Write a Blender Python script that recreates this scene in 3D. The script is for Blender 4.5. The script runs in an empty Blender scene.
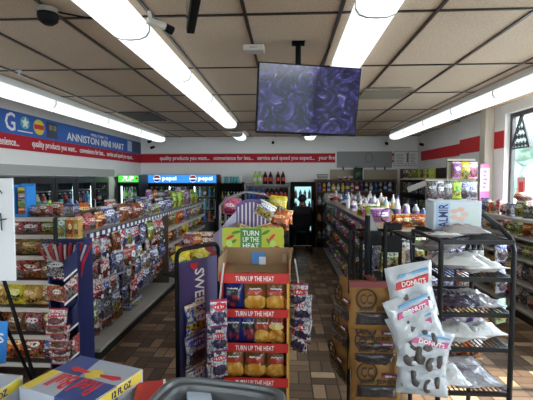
import bpy, bmesh, math, random
from mathutils import Vector, Matrix, Euler
RND = random.Random(11)
SC = bpy.context.scene
COL = SC.collection
PI = math.pi
# ------------------------------------------------------------------ camera
F_PX = 395.0; YAW = math.radians(2.9); PIT = math.radians(3.04); CZ = 1.63
cd = bpy.data.cameras.new('camera'); cd.sensor_width = 36; cd.lens = F_PX/533*36; cd.clip_start = .05
cam = bpy.data.objects.new('camera', cd); COL.objects.link(cam)
cam.location = (0, 0, CZ); cam.rotation_euler = (PI/2-PIT, 0, YAW); SC.camera = cam

def ray(x, y):
    r, f, u = (x-266.5)/F_PX, 1.0, -(y-200)/F_PX
    c, s = math.cos(-PIT), math.sin(-PIT); f, u = f*c-u*s, f*s+u*c
    c, s = math.cos(YAW), math.sin(YAW)
    return r*c-f*s, r*s+f*c, u
def PY(x, y, Y):
    a = ray(x, y); k = Y/a[1]; return Vector((a[0]*k, Y, CZ+a[2]*k))
def PX(x, y, X):
    a = ray(x, y); k = X/a[0]; return Vector((X, a[1]*k, CZ+a[2]*k))
def PZ(x, y, Z):
    a = ray(x, y); k = (Z-CZ)/a[2]; return Vector((a[0]*k, a[1]*k, Z))

# ------------------------------------------------------------------ materials
MATS = {}
def mat(name, col=(.5,.5,.5), rough=.5, metal=0, emit=None, es=1.0, noise=0, nscale=20, bump=0, spec=.5):
    if name in MATS: return MATS[name]
    m = bpy.data.materials.new(name); m.use_nodes = True; nt = m.node_tree
    b = nt.nodes['Principled BSDF']
    b.inputs['Base Color'].default_value = (*col, 1); b.inputs['Roughness'].default_value = rough
    b.inputs['Metallic'].default_value = metal; b.inputs['Specular IOR Level'].default_value = spec
    if emit:
        b.inputs['Emission Color'].default_value = (*emit, 1); b.inputs['Emission Strength'].default_value = es
    if noise or bump:
        tc = nt.nodes.new('ShaderNodeTexCoord'); n = nt.nodes.new('ShaderNodeTexNoise')
        n.inputs['Scale'].default_value = nscale; n.inputs['Detail'].default_value = 4
        nt.links.new(tc.outputs['Object'], n.inputs['Vector'])
        if noise:
            mx = nt.nodes.new('ShaderNodeMix'); mx.data_type = 'RGBA'
            mx.inputs[6].default_value = (*[c*(1-noise) for c in col], 1)
            mx.inputs[7].default_value = (*[min(1, c*(1+noise)) for c in col], 1)
            nt.links.new(n.outputs['Fac'], mx.inputs[0]); nt.links.new(mx.outputs[2], b.inputs['Base Color'])
        if bump:
            bp = nt.nodes.new('ShaderNodeBump'); bp.inputs['Strength'].default_value = bump; bp.inputs['Distance'].default_value = .01
            nt.links.new(n.outputs['Fac'], bp.inputs['Height']); nt.links.new(bp.outputs['Normal'], b.inputs['Normal'])
    MATS[name] = m
    return m

class NB:                      # small node-building helper
    def __init__(s, nt): s.nt = nt
    def n(s, t, **kw):
        o = s.nt.nodes.new(t)
        for k, v in kw.items(): setattr(o, k, v)
        return o
    def put(s, sock, v):
        if isinstance(v, bpy.types.NodeSocket): s.nt.links.new(v, sock)
        elif isinstance(v, tuple) and len(v) == 3 and sock.type == 'RGBA': sock.default_value = (*v, 1)
        else: sock.default_value = v
    def m(s, op, a, b=0.0, c=None):
        o = s.n('ShaderNodeMath', operation=op); s.put(o.inputs[0], a); s.put(o.inputs[1], b)
        if c is not None: s.put(o.inputs[2], c)
        return o.outputs[0]
    def mix(s, f, a, b):
        o = s.n('ShaderNodeMix', data_type='RGBA'); s.put(o.inputs[0], f); s.put(o.inputs[6], a); s.put(o.inputs[7], b)
        return o.outputs[2]

def wrapper_group():
    g = bpy.data.node_groups.new('wrapper_print', 'ShaderNodeTree')
    for nm in ('Base', 'Accent', 'Picture'): g.interface.new_socket(nm, in_out='INPUT', socket_type='NodeSocketColor')
    g.interface.new_socket('Rough', in_out='INPUT', socket_type='NodeSocketFloat')
    g.interface.new_socket('BSDF', in_out='OUTPUT', socket_type='NodeSocketShader')
    q = NB(g); gi = q.n('NodeGroupInput'); go = q.n('NodeGroupOutput')
    tc = q.n('ShaderNodeTexCoord'); sx = q.n('ShaderNodeSeparateXYZ'); g.links.new(tc.outputs['Generated'], sx.inputs[0])
    oi = q.n('ShaderNodeObjectInfo'); x, z = sx.outputs[0], sx.outputs[2]
    off = q.n('ShaderNodeVectorMath', operation='ADD'); g.links.new(tc.outputs['Generated'], off.inputs[0])
    cx = q.n('ShaderNodeCombineXYZ'); g.links.new(q.m('MULTIPLY', oi.outputs['Random'], 37.0), cx.inputs[0]); g.links.new(cx.outputs[0], off.inputs[1])
    nz = q.n('ShaderNodeTexNoise'); nz.inputs['Scale'].default_value = 5; nz.inputs['Detail'].default_value = 3; g.links.new(off.outputs[0], nz.inputs['Vector'])
    nf = q.m('SUBTRACT', nz.outputs['Fac'], .5)
    vo = q.n('ShaderNodeTexVoronoi'); vo.inputs['Scale'].default_value = 9; g.links.new(off.outputs[0], vo.inputs['Vector'])
    band = q.m('MAXIMUM', q.m('GREATER_THAN', z, .9), q.m('LESS_THAN', z, .07))
    def ell(cx_, rx, cz, rz, k):
        a = q.m('POWER', q.m('ABSOLUTE', q.m('DIVIDE', q.m('SUBTRACT', x, cx_), rx)), 2.0)
        b = q.m('POWER', q.m('ABSOLUTE', q.m('DIVIDE', q.m('SUBTRACT', z, cz), rz)), 2.0)
        return q.m('LESS_THAN', q.m('ADD', q.m('ADD', a, b), q.m('MULTIPLY', nf, k)), 1.0)
    R = oi.outputs['Random']; R2 = q.m('FRACT', q.m('MULTIPLY', R, 7.31)); R3 = q.m('FRACT', q.m('MULTIPLY', R, 23.7))
    czz = q.m('ADD', .54, q.m('MULTIPLY', R2, .24))
    logo = ell(q.m('ADD', .4, q.m('MULTIPLY', R3, .2)), q.m('ADD', .24, q.m('MULTIPLY', R2, .2)), czz, q.m('ADD', .07, q.m('MULTIPLY', R3, .08)), 1.8)
    pic = ell(.5, .44, q.m('ADD', .25, q.m('MULTIPLY', R3, .12)), q.m('ADD', .14, q.m('MULTIPLY', R2, .1)), 2.6)
    picc = q.mix(q.m('MULTIPLY', vo.outputs['Distance'], 1.3), gi.outputs['Picture'], (.04, .015, .01))
    dg_ = q.m('ADD', q.m('MULTIPLY', x, q.m('SUBTRACT', q.m('MULTIPLY', R2, 1.6), .8)), z)
    stripe = q.m('MULTIPLY', q.m('LESS_THAN', q.m('ABSOLUTE', q.m('SUBTRACT', dg_, q.m('ADD', .3, q.m('MULTIPLY', R3, .5)))), .035), q.m('GREATER_THAN', R2, .4))
    c = q.mix(q.m('MULTIPLY', band, q.m('GREATER_THAN', R3, .35)), gi.outputs['Base'], gi.outputs['Accent'])
    c = q.mix(q.m('MULTIPLY', q.m('GREATER_THAN', vo.outputs['Distance'], .52), .7), c, gi.outputs['Picture'])
    c = q.mix(stripe, c, gi.outputs['Accent'])
    c = q.mix(pic, c, picc)
    c = q.mix(logo, c, gi.outputs['Accent'])
    txt = q.m('MULTIPLY', q.m('GREATER_THAN', q.m('SINE', q.m('ADD', q.m('MULTIPLY', x, 44.0), q.m('MULTIPLY', nz.outputs['Fac'], 14.0))), .1), ell(.5, .3, czz, .05, .8))
    c = q.mix(txt, c, gi.outputs['Base'])
    vc = q.m('ADD', .75, q.m('MULTIPLY', oi.outputs['Random'], .4))
    hs = q.n('ShaderNodeHueSaturation'); g.links.new(c, hs.inputs['Color']); g.links.new(vc, hs.inputs['Value'])
    b = q.n('ShaderNodeBsdfPrincipled'); g.links.new(hs.outputs[0], b.inputs['Base Color']); g.links.new(gi.outputs['Rough'], b.inputs['Roughness'])
    bp = q.n('ShaderNodeBump'); bp.inputs['Strength'].default_value = .35; bp.inputs['Distance'].default_value = .02
    n2 = q.n('ShaderNodeTexNoise'); n2.inputs['Scale'].default_value = 7; g.links.new(off.outputs[0], n2.inputs['Vector'])
    g.links.new(n2.outputs['Fac'], bp.inputs['Height']); g.links.new(bp.outputs['Normal'], b.inputs['Normal'])
    g.links.new(b.outputs[0], go.inputs[0])
    return g
WG = wrapper_group()
WR = {'banded white':((.74,.72,.72),(.55,.03,.05),(.06,.07,.25)), 'red':((.42,.012,.02),(.8,.78,.76),(.35,.3,.28)), 'maroon':((.16,.008,.014),(.75,.68,.62),(.4,.14,.03)),
 'navy':((.012,.022,.13),(.70,.70,.78),(.30,.32,.45)), 'blue':((.02,.09,.45),(.85,.85,.85),(.75,.6,.1)),
 'yellow':((.80,.58,.03),(.75,.7,.3),(.40,.42,.04)), 'gold':((.4,.22,.05),(.75,.62,.3),(.6,.35,.08)),
 'orange':((.7,.17,.02),(.85,.75,.4),(.35,.06,.01)), 'white':((.78,.76,.74),(.5,.03,.04),(.30,.04,.06)),
 'silver':((.5,.5,.52),(.06,.09,.35),(.10,.10,.14)), 'black':((.012,.012,.017),(.5,.48,.46),(.25,.24,.26)),
 'green':((.02,.16,.04),(.75,.78,.6),(.5,.4,.05)), 'lime':((.3,.5,.04),(.05,.25,.03),(.6,.55,.1)),
 'purple':((.12,.03,.22),(.75,.65,.75),(.5,.2,.3)), 'pink':((.7,.16,.3),(.85,.8,.8),(.5,.05,.15)),
 'brown':((.13,.06,.025),(.7,.55,.35),(.3,.12,.04)), 'teal':((.02,.25,.27),(.8,.85,.8),(.6,.5,.1)),
 'clear':((.5,.5,.5),(.6,.05,.05),(.25,.1,.05)), 'cream':((.65,.55,.38),(.35,.05,.03),(.45,.25,.08))}
def wrap(cn, rough=.24):
    k = 'wrapper_'+cn
    if k in MATS: return MATS[k]
    m = bpy.data.materials.new(k); m.use_nodes = True; nt = m.node_tree; nt.nodes.remove(nt.nodes['Principled BSDF'])
    g = nt.nodes.new('ShaderNodeGroup'); g.node_tree = WG
    for i, c in enumerate(WR[cn]): g.inputs[i].default_value = (*c, 1)
    g.inputs[3].default_value = rough
    nt.links.new(g.outputs[0], nt.nodes['Material Output'].inputs[0]); MATS[k] = m
    return m

black = mat('black_metal', (.006,.006,.0065), .6, spec=.12)
blackp = mat('black_plastic', (.008,.008,.009), .6, spec=.15)
white = mat('white_paint', (.72,.72,.70), .5)
whitep = mat('white_card', (.8,.8,.8), .6)
greym = mat('grey_metal', (.35,.35,.36), .35, .6)
shelfm = mat('cream_shelf_metal', (.42,.40,.36), .45, noise=.1, nscale=5)
steel = mat('steel', (.5,.5,.52), .3, .9)
kraft = mat('brown_cardboard', (.30,.19,.10), .8, noise=.12, nscale=14)
redc = mat('red_card', (.55,.025,.02), .5)
navym = mat('navy_card', (.012,.02,.10), .5)
woodm = mat('brown_wood', (.10,.05,.03), .55, noise=.3, nscale=9)
letw = mat('white_lettering', (.85,.85,.85), .6)
letr = mat('red_lettering', (.6,.03,.03), .5)
letb = mat('black_lettering', (.01,.01,.01), .6)
def thin_glass():
    m = bpy.data.materials.new('clear_glass'); m.use_nodes = True; nt = m.node_tree; nt.nodes.remove(nt.nodes['Principled BSDF'])
    t = nt.nodes.new('ShaderNodeBsdfTransparent'); g = nt.nodes.new('ShaderNodeBsdfGlossy'); g.inputs['Roughness'].default_value = .03
    t.inputs[0].default_value = (.93,.96,.95,1)
    lw = nt.nodes.new('ShaderNodeLayerWeight'); q = NB(nt); q.put(lw.inputs[0], .5)
    f = nt.nodes.new('ShaderNodeMath'); f.operation = 'MULTIPLY_ADD'; nt.links.new(q.m('POWER', lw.outputs['Facing'], 4.0), f.inputs[0]); f.inputs[1].default_value = .5; f.inputs[2].default_value = .03
    mx = nt.nodes.new('ShaderNodeMixShader'); nt.links.new(f.outputs[0], mx.inputs[0]); nt.links.new(t.outputs[0], mx.inputs[1]); nt.links.new(g.outputs[0], mx.inputs[2])
    nt.links.new(mx.outputs[0], nt.nodes['Material Output'].inputs[0]); MATS['clear_glass'] = m
    return m
glass = thin_glass()

# ------------------------------------------------------------------ geometry helpers
class MB:
    def __init__(s): s.b = bmesh.new()
    def box(s, x0, x1, y0, y1, z0, z1, bev=0, M=None):
        r = bmesh.ops.create_cube(s.b, size=1)['verts']
        for v in r:
            v.co = Vector((x0+(v.co.x+.5)*(x1-x0), y0+(v.co.y+.5)*(y1-y0), z0+(v.co.z+.5)*(z1-z0)))
        if bev:
            es = list({e for v in r for e in v.link_edges})
            k = bmesh.ops.bevel(s.b, geom=es, offset=bev, segments=2, affect='EDGES', profile=.5)
            r = list({v for f in k['faces'] for v in f.verts} | {v for v in r if v.is_valid})
        if M is not None:
            for v in r: v.co = M @ v.co
        return s
    def tube(s, pts, rad, n=8, closed=False):
        pts = [Vector(p) for p in pts]; rings = []
        N = len(pts); up = None
        for i, p in enumerate(pts):
            a = pts[(i-1) % N] if (closed or i > 0) else p; c = pts[(i+1) % N] if (closed or i < N-1) else p
            t = (c-a).normalized()
            if up is None: up = t.orthogonal().normalized()
            u = (up - t*up.dot(t))
            u = u.normalized() if u.length > 1e-5 else t.orthogonal().normalized()
            up = u; w = t.cross(u)
            rr = rad[i] if isinstance(rad, (list, tuple)) else rad
            rings.append([s.b.verts.new(p+(u*math.cos(2*PI*k/n)+w*math.sin(2*PI*k/n))*rr) for k in range(n)])
        for i in range(N if closed else N-1):
            A, B = rings[i], rings[(i+1) % N]
            for k in range(n): s.b.faces.new((A[k], A[(k+1) % n], B[(k+1) % n], B[k]))
        if not closed:
            s.b.faces.new(rings[0][::-1]); s.b.faces.new(rings[-1])
        return s
    def lathe(s, prof, n=12, c=(0,0,0)):
        rings = [[s.b.verts.new((c[0]+r*math.cos(2*PI*k/n), c[1]+r*math.sin(2*PI*k/n), c[2]+z)) for k in range(n)] for r, z in prof]
        for A, B in zip(rings, rings[1:]):
            for k in range(n): s.b.faces.new((A[k], A[(k+1) % n], B[(k+1) % n], B[k]))
        s.b.faces.new(rings[0][::-1]); s.b.faces.new(rings[-1])
        return s
    def prism(s, poly, y0, y1, axis='y'):
        def f(a, b, t): return {'y':(a, t, b), 'x':(t, a, b), 'z':(a, b, t)}[axis]
        A = [s.b.verts.new(f(a, b, y0)) for a, b in poly]; B = [s.b.verts.new(f(a, b, y1)) for a, b in poly]
        n = len(poly)
        s.b.faces.new(A); s.b.faces.new(B[::-1])
        for k in range(n): s.b.faces.new((A[k], B[k], B[(k+1) % n], A[(k+1) % n]))
        return s
    def hexa(s, front, back):            # two quads
        A = [s.b.verts.new(p) for p in front]; B = [s.b.verts.new(p) for p in back]
        s.b.faces.new(A); s.b.faces.new(B[::-1])
        for k in range(4): s.b.faces.new((A[k], B[k], B[(k+1) % 4], A[(k+1) % 4]))
        return s
    def pillow(s, w, h, d, seed=0, nx=8, nz=10, flat=False, crimp=.07):
        r = random.Random(seed); ph = [r.uniform(0, 6.28) for _ in range(6)]
        def grid(sg):
            G = []
            for j in range(nz+1):
                row = []
                v = j/nz
                for i in range(nx+1):
                    u = 2*i/nx-1; vv = (v-crimp)/(1-2*crimp)*2-1
                    t = 0 if abs(vv) >= 1 else (1-abs(u)**2.6)**.6*(1-abs(vv)**3)**.6
                    t = d/2*t*(1+.22*math.sin(7*u+5*vv+ph[0])+.18*math.sin(11*vv-4*u+ph[1]))+.0012
                    edge = 1-.05*(1-abs(vv)**2 if abs(vv) < 1 else 0)*(1+.5*math.sin(9*v+ph[2]))
                    x = u*w/2*edge; z = v*h+.01*math.sin(3*u+ph[3])*(abs(v-.5)*2)*h*.6
                    y = -sg*t+.012*w/.15*math.sin(4*v+ph[4])*.5
                    row.append(s.b.verts.new((x, z, -y) if flat else (x, y, z)))
                G.append(row)
            return G
        A, B = grid(1), grid(-1)
        for G, fl in ((A, False), (B, True)):
            for j in range(nz):
                for i in range(nx):
                    q = (G[j][i], G[j][i+1], G[j+1][i+1], G[j+1][i]); s.b.faces.new(q[::-1] if fl else q)
        bd = [(0, i) for i in range(nx)]+[(j, nx) for j in range(nz)]+[(nz, i) for i in range(nx, 0, -1)]+[(j, 0) for j in range(nz, 0, -1)]
        for k in range(len(bd)):
            (a, b), (c, e) = bd[k], bd[(k+1) % len(bd)]
            s.b.faces.new((A[c][e], A[a][b], B[a][b], B[c][e]))
        return s
    def mesh(s, name, m, smooth=False):
        bmesh.ops.recalc_face_normals(s.b, faces=s.b.faces[:])
        me = bpy.data.meshes.new(name); s.b.to_mesh(me); s.b.free()
        me.materials.append(m)
        if smooth:
            for p in me.polygons: p.use_smooth = True
        return me
    def obj(s, name, m, parent=None, loc=None, rz=0, smooth=False):
        return link(name, s.mesh(name, m, smooth), parent, loc, rz)
def link(name, me, parent=None, loc=None, rz=0):
    o = bpy.data.objects.new(name, me); COL.objects.link(o)
    if parent is not None: o.parent = parent
    if loc is not None: o.location = loc
    o.rotation_euler.z = rz
    return o
def box(name, m, x0, x1, y0, y1, z0, z1, parent=None, bev=0): return MB().box(x0, x1, y0, y1, z0, z1, bev).obj(name, m, parent)

LABELS = {}
BAD = []
def tag(o, label, cat, group=None):
    n = len(label.split())
    if n < 4 or n > 16: BAD.append((n, label))
    if label in LABELS and not (group and LABELS[label] == 'same:'+group): BAD.append(('dup', label))
    LABELS[label] = group
    o['label'] = label; o['category'] = cat
    if group: o['group'] = group
    return o
def thing(name, label, cat, loc=(0,0,0), rz=0, group=None):
    o = bpy.data.objects.new(name, None); COL.objects.link(o); o.empty_display_size = .05
    o.location = loc; o.rotation_euler.z = rz
    return tag(o, label, cat, group)
def struct(o): o['kind'] = 'structure'; return o

def text_mesh(body, w, h, shear=0, bold=.012):
    cu = bpy.data.curves.new('letters', 'FONT'); cu.body = body; cu.extrude = .004; cu.offset = bold; cu.align_x = 'CENTER'; cu.resolution_u = 2; cu.shear = shear
    o = bpy.data.objects.new('letters', cu); COL.objects.link(o)
    dg = bpy.context.evaluated_depsgraph_get(); me = bpy.data.meshes.new_from_object(o.evaluated_get(dg))
    bpy.data.objects.remove(o); bpy.data.curves.remove(cu)
    xs = [v.co.x for v in me.vertices]; ys = [v.co.y for v in me.vertices]
    x0, x1, y0, y1 = min(xs), max(xs), min(ys), max(ys)
    for v in me.vertices:
        v.co = Vector(((v.co.x-(x0+x1)/2)*w/(x1-x0), (v.co.y-(y0+y1)/2)*h/(y1-y0), max(-.0015, min(.0015, v.co.z))))
    return me
def letters(body, w, h, loc, m, parent, rz=0, rx=PI/2, ry=0, shear=0, name='lettering'):
    me = text_mesh(body, w, h, shear); me.name = name; me.materials.clear(); me.materials.append(m)
    for p in me.polygons: p.material_index = 0
    o = link(name, me, parent, loc); o.rotation_euler = Euler((rx, ry, rz), 'XYZ')
    return o

# ---- small goods: one mesh per shape and colour, copied
CACHE = {}
def bag_mesh(cn, w, h, d, seed=0, flat=False, crimp=.07):
    k = ('bag', cn, w, h, d, seed, flat)
    if k not in CACHE: CACHE[k] = MB().pillow(w, h, d, seed, flat=flat, crimp=crimp).mesh('bag', wrap(cn), True)
    return CACHE[k]
def box_mesh(cn, w, h, d):
    k = ('box', cn, w, h, d)
    if k not in CACHE: CACHE[k] = MB().box(-w/2, w/2, -d/2, d/2, 0, h, .003).mesh('carton', wrap(cn, .5))
    return CACHE[k]
def bottle_parts(liq, lab_, cap, r, h):
    k = ('bottle', liq, lab_, cap, r, h)
    if k not in CACHE:
        lm = mat('drink_'+liq, DRINK[liq], .12)
        body = MB().lathe([(r*.85,0),(r,h*.03),(r,h*.55),(r*.97,h*.62),(r*.7,h*.76),(r*.33,h*.88),(r*.33,h*.93)], 12).mesh('bottle', lm, True)
        lb = MB().lathe([(r*1.02,h*.24),(r*1.03,h*.25),(r*1.03,h*.52),(r*1.02,h*.53)], 12).mesh('label_band', mat('band_'+lab_, DRINK[lab_], .4), True)
        cp = MB().lathe([(r*.38,h*.92),(r*.38,h)], 10).mesh('cap', mat('band_'+cap, DRINK[cap], .4))
        CACHE[k] = (body, lb, cp)
    return CACHE[k]
DRINK = {'cola':(.02,.008,.006),'red':(.5,.02,.02),'green':(.05,.3,.06),'lime':(.35,.55,.1),'blue':(.05,.13,.38),'white':(.62,.62,.60),'orange':(.5,.2,.06),
 'yellow':(.7,.5,.05),'purple':(.15,.06,.24),'clear':(.38,.42,.43),'teal':(.05,.35,.38),'black':(.01,.01,.012),'amber':(.25,.1,.02),'pink':(.6,.15,.25)}
def bottle(loc, liq, lab_, cap, r, h, label, group, name='drink_bottle', cat='bottle', rz=0):
    b, l, c = bottle_parts(liq, lab_, cap, r, h)
    o = link(name, b, None, loc, rz); tag(o, label, cat, group)
    link('label_band', l, o); link('cap', c, o)
    return o
def can(loc, cn, r, h, label, group):
    k = ('can', cn, r, h)
    if k not in CACHE: CACHE[k] = MB().lathe([(r*.8,0),(r,h*.06),(r,h*.9),(r*.82,h*.98),(r*.8,h)], 12).mesh('can', mat('band_'+cn, DRINK[cn], .4), True)
    return tag(link('drink_can', CACHE[k], None, loc), label, 'can', group)
ORD = 'first second third fourth fifth sixth seventh eighth ninth tenth eleventh twelfth thirteenth fourteenth fifteenth sixteenth seventeenth eighteenth nineteenth twentieth twenty-first twenty-second twenty-third twenty-fourth twenty-fifth twenty-sixth twenty-seventh twenty-eighth'.split()
def pick(s): return RND.choice(s.split('|'))
def goods(kind, cn, w, h, d, loc, rz, label, group, seed=0, name=None):
    if kind == 'bag': me, nm, ct = bag_mesh(cn, w, h, d, seed % 3), 'snack_bag', 'bag'
    elif kind == 'flat': me, nm, ct = bag_mesh(cn, w, h, d, seed % 3, True), 'bread_bag', 'bag'
    else: me, nm, ct = box_mesh(cn, w, h, d), 'carton', 'carton'
    if nm == 'snack_bag': nm = ('candy_bag' if 'hook' in label else 'packet' if ('window shelf' in label or 'aisle gondola' in label) else 'crisp_bag' if ('end-cap' in label or 'crisp' in label) else nm)
    return tag(link(name or nm, me, None, loc, rz), label, ct, group)
SKY, SUN, EXPO, LAMP, TVK = 7.5, 9.0, 1.15, .72, .45
# ------------------------------------------------------------------ the setting
CH = 2.70; XL, XR, YB, YF = -3.75, 3.25, 10.05, -2.4
def floor_mat():
    m = bpy.data.materials.new('basketweave_floor'); m.use_nodes = True; nt = m.node_tree; q = NB(nt); b = nt.nodes['Principled BSDF']
    tc = q.n('ShaderNodeTexCoord'); s = q.n('ShaderNodeSeparateXYZ'); nt.links.new(tc.outputs['Object'], s.inputs[0])
    c = .205
    X = q.m('DIVIDE', s.outputs[0], c); Y = q.m('DIVIDE', s.outputs[1], c)
    cx, cy = q.m('FLOOR', X), q.m('FLOOR', Y); fx, fy = q.m('FRACT', X), q.m('FRACT', Y)
    par = q.m('FLOORED_MODULO', q.m('ADD', cx, cy), 2.0)
    def sel(a, c_): return q.m('ADD', q.m('MULTIPLY', a, par), q.m('MULTIPLY', c_, q.m('SUBTRACT', 1.0, par)))
    u, v = q.m('MULTIPLY', sel(fx, fy), 2.0), sel(fy, fx)
    idx = q.m('FLOOR', u); fu = q.m('FRACT', u)
    du = q.m('MULTIPLY', q.m('MINIMUM', fu, q.m('SUBTRACT', 1.0, fu)), .5); dv = q.m('MINIMUM', v, q.m('SUBTRACT', 1.0, v))
    line = q.m('LESS_THAN', q.m('MINIMUM', du, dv), .022)
    k = q.n('ShaderNodeCombineXYZ'); nt.links.new(cx, k.inputs[0]); nt.links.new(cy, k.inputs[1]); nt.links.new(idx, k.inputs[2])
    wn = q.n('ShaderNodeTexWhiteNoise', noise_dimensions='3D'); nt.links.new(k.outputs[0], wn.inputs['Vector'])
    rp = q.n('ShaderNodeValToRGB'); e = rp.color_ramp.elements
    e[0].position = 0; e[0].color = (.11,.064,.037,1); e[1].position = 1; e[1].color = (.58,.39,.22,1)
    for p, cc in ((.35,(.20,.12,.07)),(.7,(.37,.235,.135))): z = e.new(p); z.color = (*cc, 1)
    nt.links.new(wn.outputs['Value'], rp.inputs[0])
    nz = q.n('ShaderNodeTexNoise'); nz.inputs['Scale'].default_value = 30; nt.links.new(tc.outputs['Object'], nz.inputs['Vector'])
    col = q.mix(q.m('MULTIPLY', nz.outputs['Fac'], .5), rp.outputs[0], (.05,.032,.02))
    col = q.mix(line, col, (.018,.012,.009))
    nt.links.new(col, b.inputs['Base Color']); b.inputs['Roughness'].default_value = .38
    return m
def ceil_mat():
    m = bpy.data.materials.new('acoustic_tile'); m.use_nodes = True; nt = m.node_tree; q = NB(nt); b = nt.nodes['Principled BSDF']
    tc = q.n('ShaderNodeTexCoord'); s = q.n('ShaderNodeSeparateXYZ'); nt.links.new(tc.outputs['Object'], s.inputs[0])
    cx = q.m('FLOOR', q.m('DIVIDE', q.m('ADD', s.outputs[0], .27), .61)); cy = q.m('FLOOR', q.m('DIVIDE', q.m('SUBTRACT', s.outputs[1], .19), 1.21))
    k = q.n('ShaderNodeCombineXYZ'); nt.links.new(cx, k.inputs[0]); nt.links.new(cy, k.inputs[1])
    wn = q.n('ShaderNodeTexWhiteNoise', noise_dimensions='2D'); nt.links.new(k.outputs[0], wn.inputs['Vector'])
    n1 = q.n('ShaderNodeTexNoise'); n1.inputs['Scale'].default_value = 90; n1.inputs['Detail'].default_value = 3; nt.links.new(tc.outputs['Object'], n1.inputs['Vector'])
    n2 = q.n('ShaderNodeTexNoise'); n2.inputs['Scale'].default_value = 2; nt.links.new(tc.outputs['Object'], n2.inputs['Vector'])
    col = q.mix(wn.outputs['Value'], (.66,.52,.375), (.78,.64,.49))
    col = q.mix(q.m('MULTIPLY', q.m('GREATER_THAN', n1.outputs['Fac'], .56), .4), col, (.30,.215,.14))
    col = q.mix(q.m('MULTIPLY', n2.outputs['Fac'], .3), col, (.60,.45,.31))
    nt.links.new(col, b.inputs['Base Color']); b.inputs['Roughness'].default_value = .85
    bp = q.n('ShaderNodeBump'); bp.inputs['Strength'].default_value = .3; bp.inputs['Distance'].default_value = .005
    nt.links.new(n1.outputs['Fac'], bp.inputs['Height']); nt.links.new(bp.outputs['Normal'], b.inputs['Normal'])
    return m
wallm = mat('white_wall_paint', (.82,.82,.81), .6, noise=.04, nscale=3)
struct(box('floor', floor_mat(), -4.4, 3.3, YF, YB+.1, -.1, 0))
struct(box('ceiling', ceil_mat(), -4.4, 3.3, YF, YB+.1, CH, CH+.08))
gb = MB()
x = -.27-.61*6
while x < XR:
    gb.box(x-.011, x+.011, YF, YB, CH-.012, CH-.001); x += .61
y = 2.61-1.21*4
while y < YB:
    gb.box(XL, XR, y-.009, y+.009, CH-.011, CH-.002); y += 1.21
gridb = mat('dark_brown_tee_bar', (.045,.033,.026), .3)
struct(gb.obj('trim_1', gridb))
struct(box('wall_back', wallm, -4.4, 3.6, YB, YB+.12, 0, CH))
# left: bulkhead above, cooler line recessed below
struct(box('wall_left', wallm, -4.4, XL, YF, YB, 1.68, CH))
wl = struct(MB().box(-4.4, XL, YF, 4.9, 0, 1.68).box(-4.4, XL, 8.18, 8.42, 0, 1.68).box(-4.4, -4.36, 4.9, YB, 0, 1.68).obj('wall_left_lower', wallm))
struct(box('trim_2', mat('grey_trim', (.42,.42,.41), .5), XL, XL+.02, YF, 8.42, 1.69, 1.83))
# right wall with a jog and a window
wb = MB().box(XR, 3.6, 7.35, YB, 0, CH).box(3.13, 3.26, 5.88, 7.35, 0, CH).box(3.13, 3.26, 1.4, 5.88, 0, .85).box(3.13, 3.26, 1.4, 5.88, 2.56, CH).box(3.13, 3.26, YF, 1.4, 0, CH)
struct(wb.obj('wall_right', wallm))
struct(box('trim_3', mat('beige_paint', (.55,.50,.42), .5), 2.99, 3.125, 6.16, 6.33, 0, CH, bev=.01))
win = struct(MB().box(3.2, 3.25, 1.4, 5.88, .85, .91).box(3.2, 3.25, 1.4, 5.88, 2.5, 2.56).box(3.2, 3.25, 1.4, 1.46, .91, 2.5).box(3.2, 3.25, 5.82, 5.88, .91, 2.5).box(3.2, 3.25, 2.87, 2.93, .91, 2.5).box(3.2, 3.25, 4.37, 4.43, .91, 2.5).obj('window_1', mat('bronze_frame', (.05,.045,.04), .4)))
MB().box(3.222, 3.228, 1.46, 5.82, .91, 2.5).obj('pane', glass, win)
struct(MB().box(3.05, 3.13, 1.4, 5.95, .80, .85).obj('trim_4', white))
# storefront behind the camera; unseen middle panel added to cut light from behind
struct(MB().box(-4.4, -3.3, YF-.15, YF, 0, CH).box(3.05, 3.6, YF-.15, YF, 0, CH).box(-3.3, 3.05, YF-.15, YF, 0, .45).box(-3.3, 3.05, YF-.15, YF, 2.45, CH).box(-1.72, 1.42, YF-.15, YF-.045, .45, 2.45).obj('wall_front', wallm))
wf = MB()
for xx in (-3.3, -1.75, -.15, 1.45, 2.99): wf.box(xx, xx+.06, YF-.1, YF-.05, .45, 2.45)
wf.box(-3.3, 3.05, YF-.1, YF-.05, .45, .51).box(-3.3, 3.05, YF-.1, YF-.05, 2.39, 2.45)
w2 = struct(wf.obj('window_2', mat('bronze_frame')))
MB().box(-3.24, 2.99, YF-.078, YF-.072, .51, 2.39).obj('pane', glass, w2)
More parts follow.
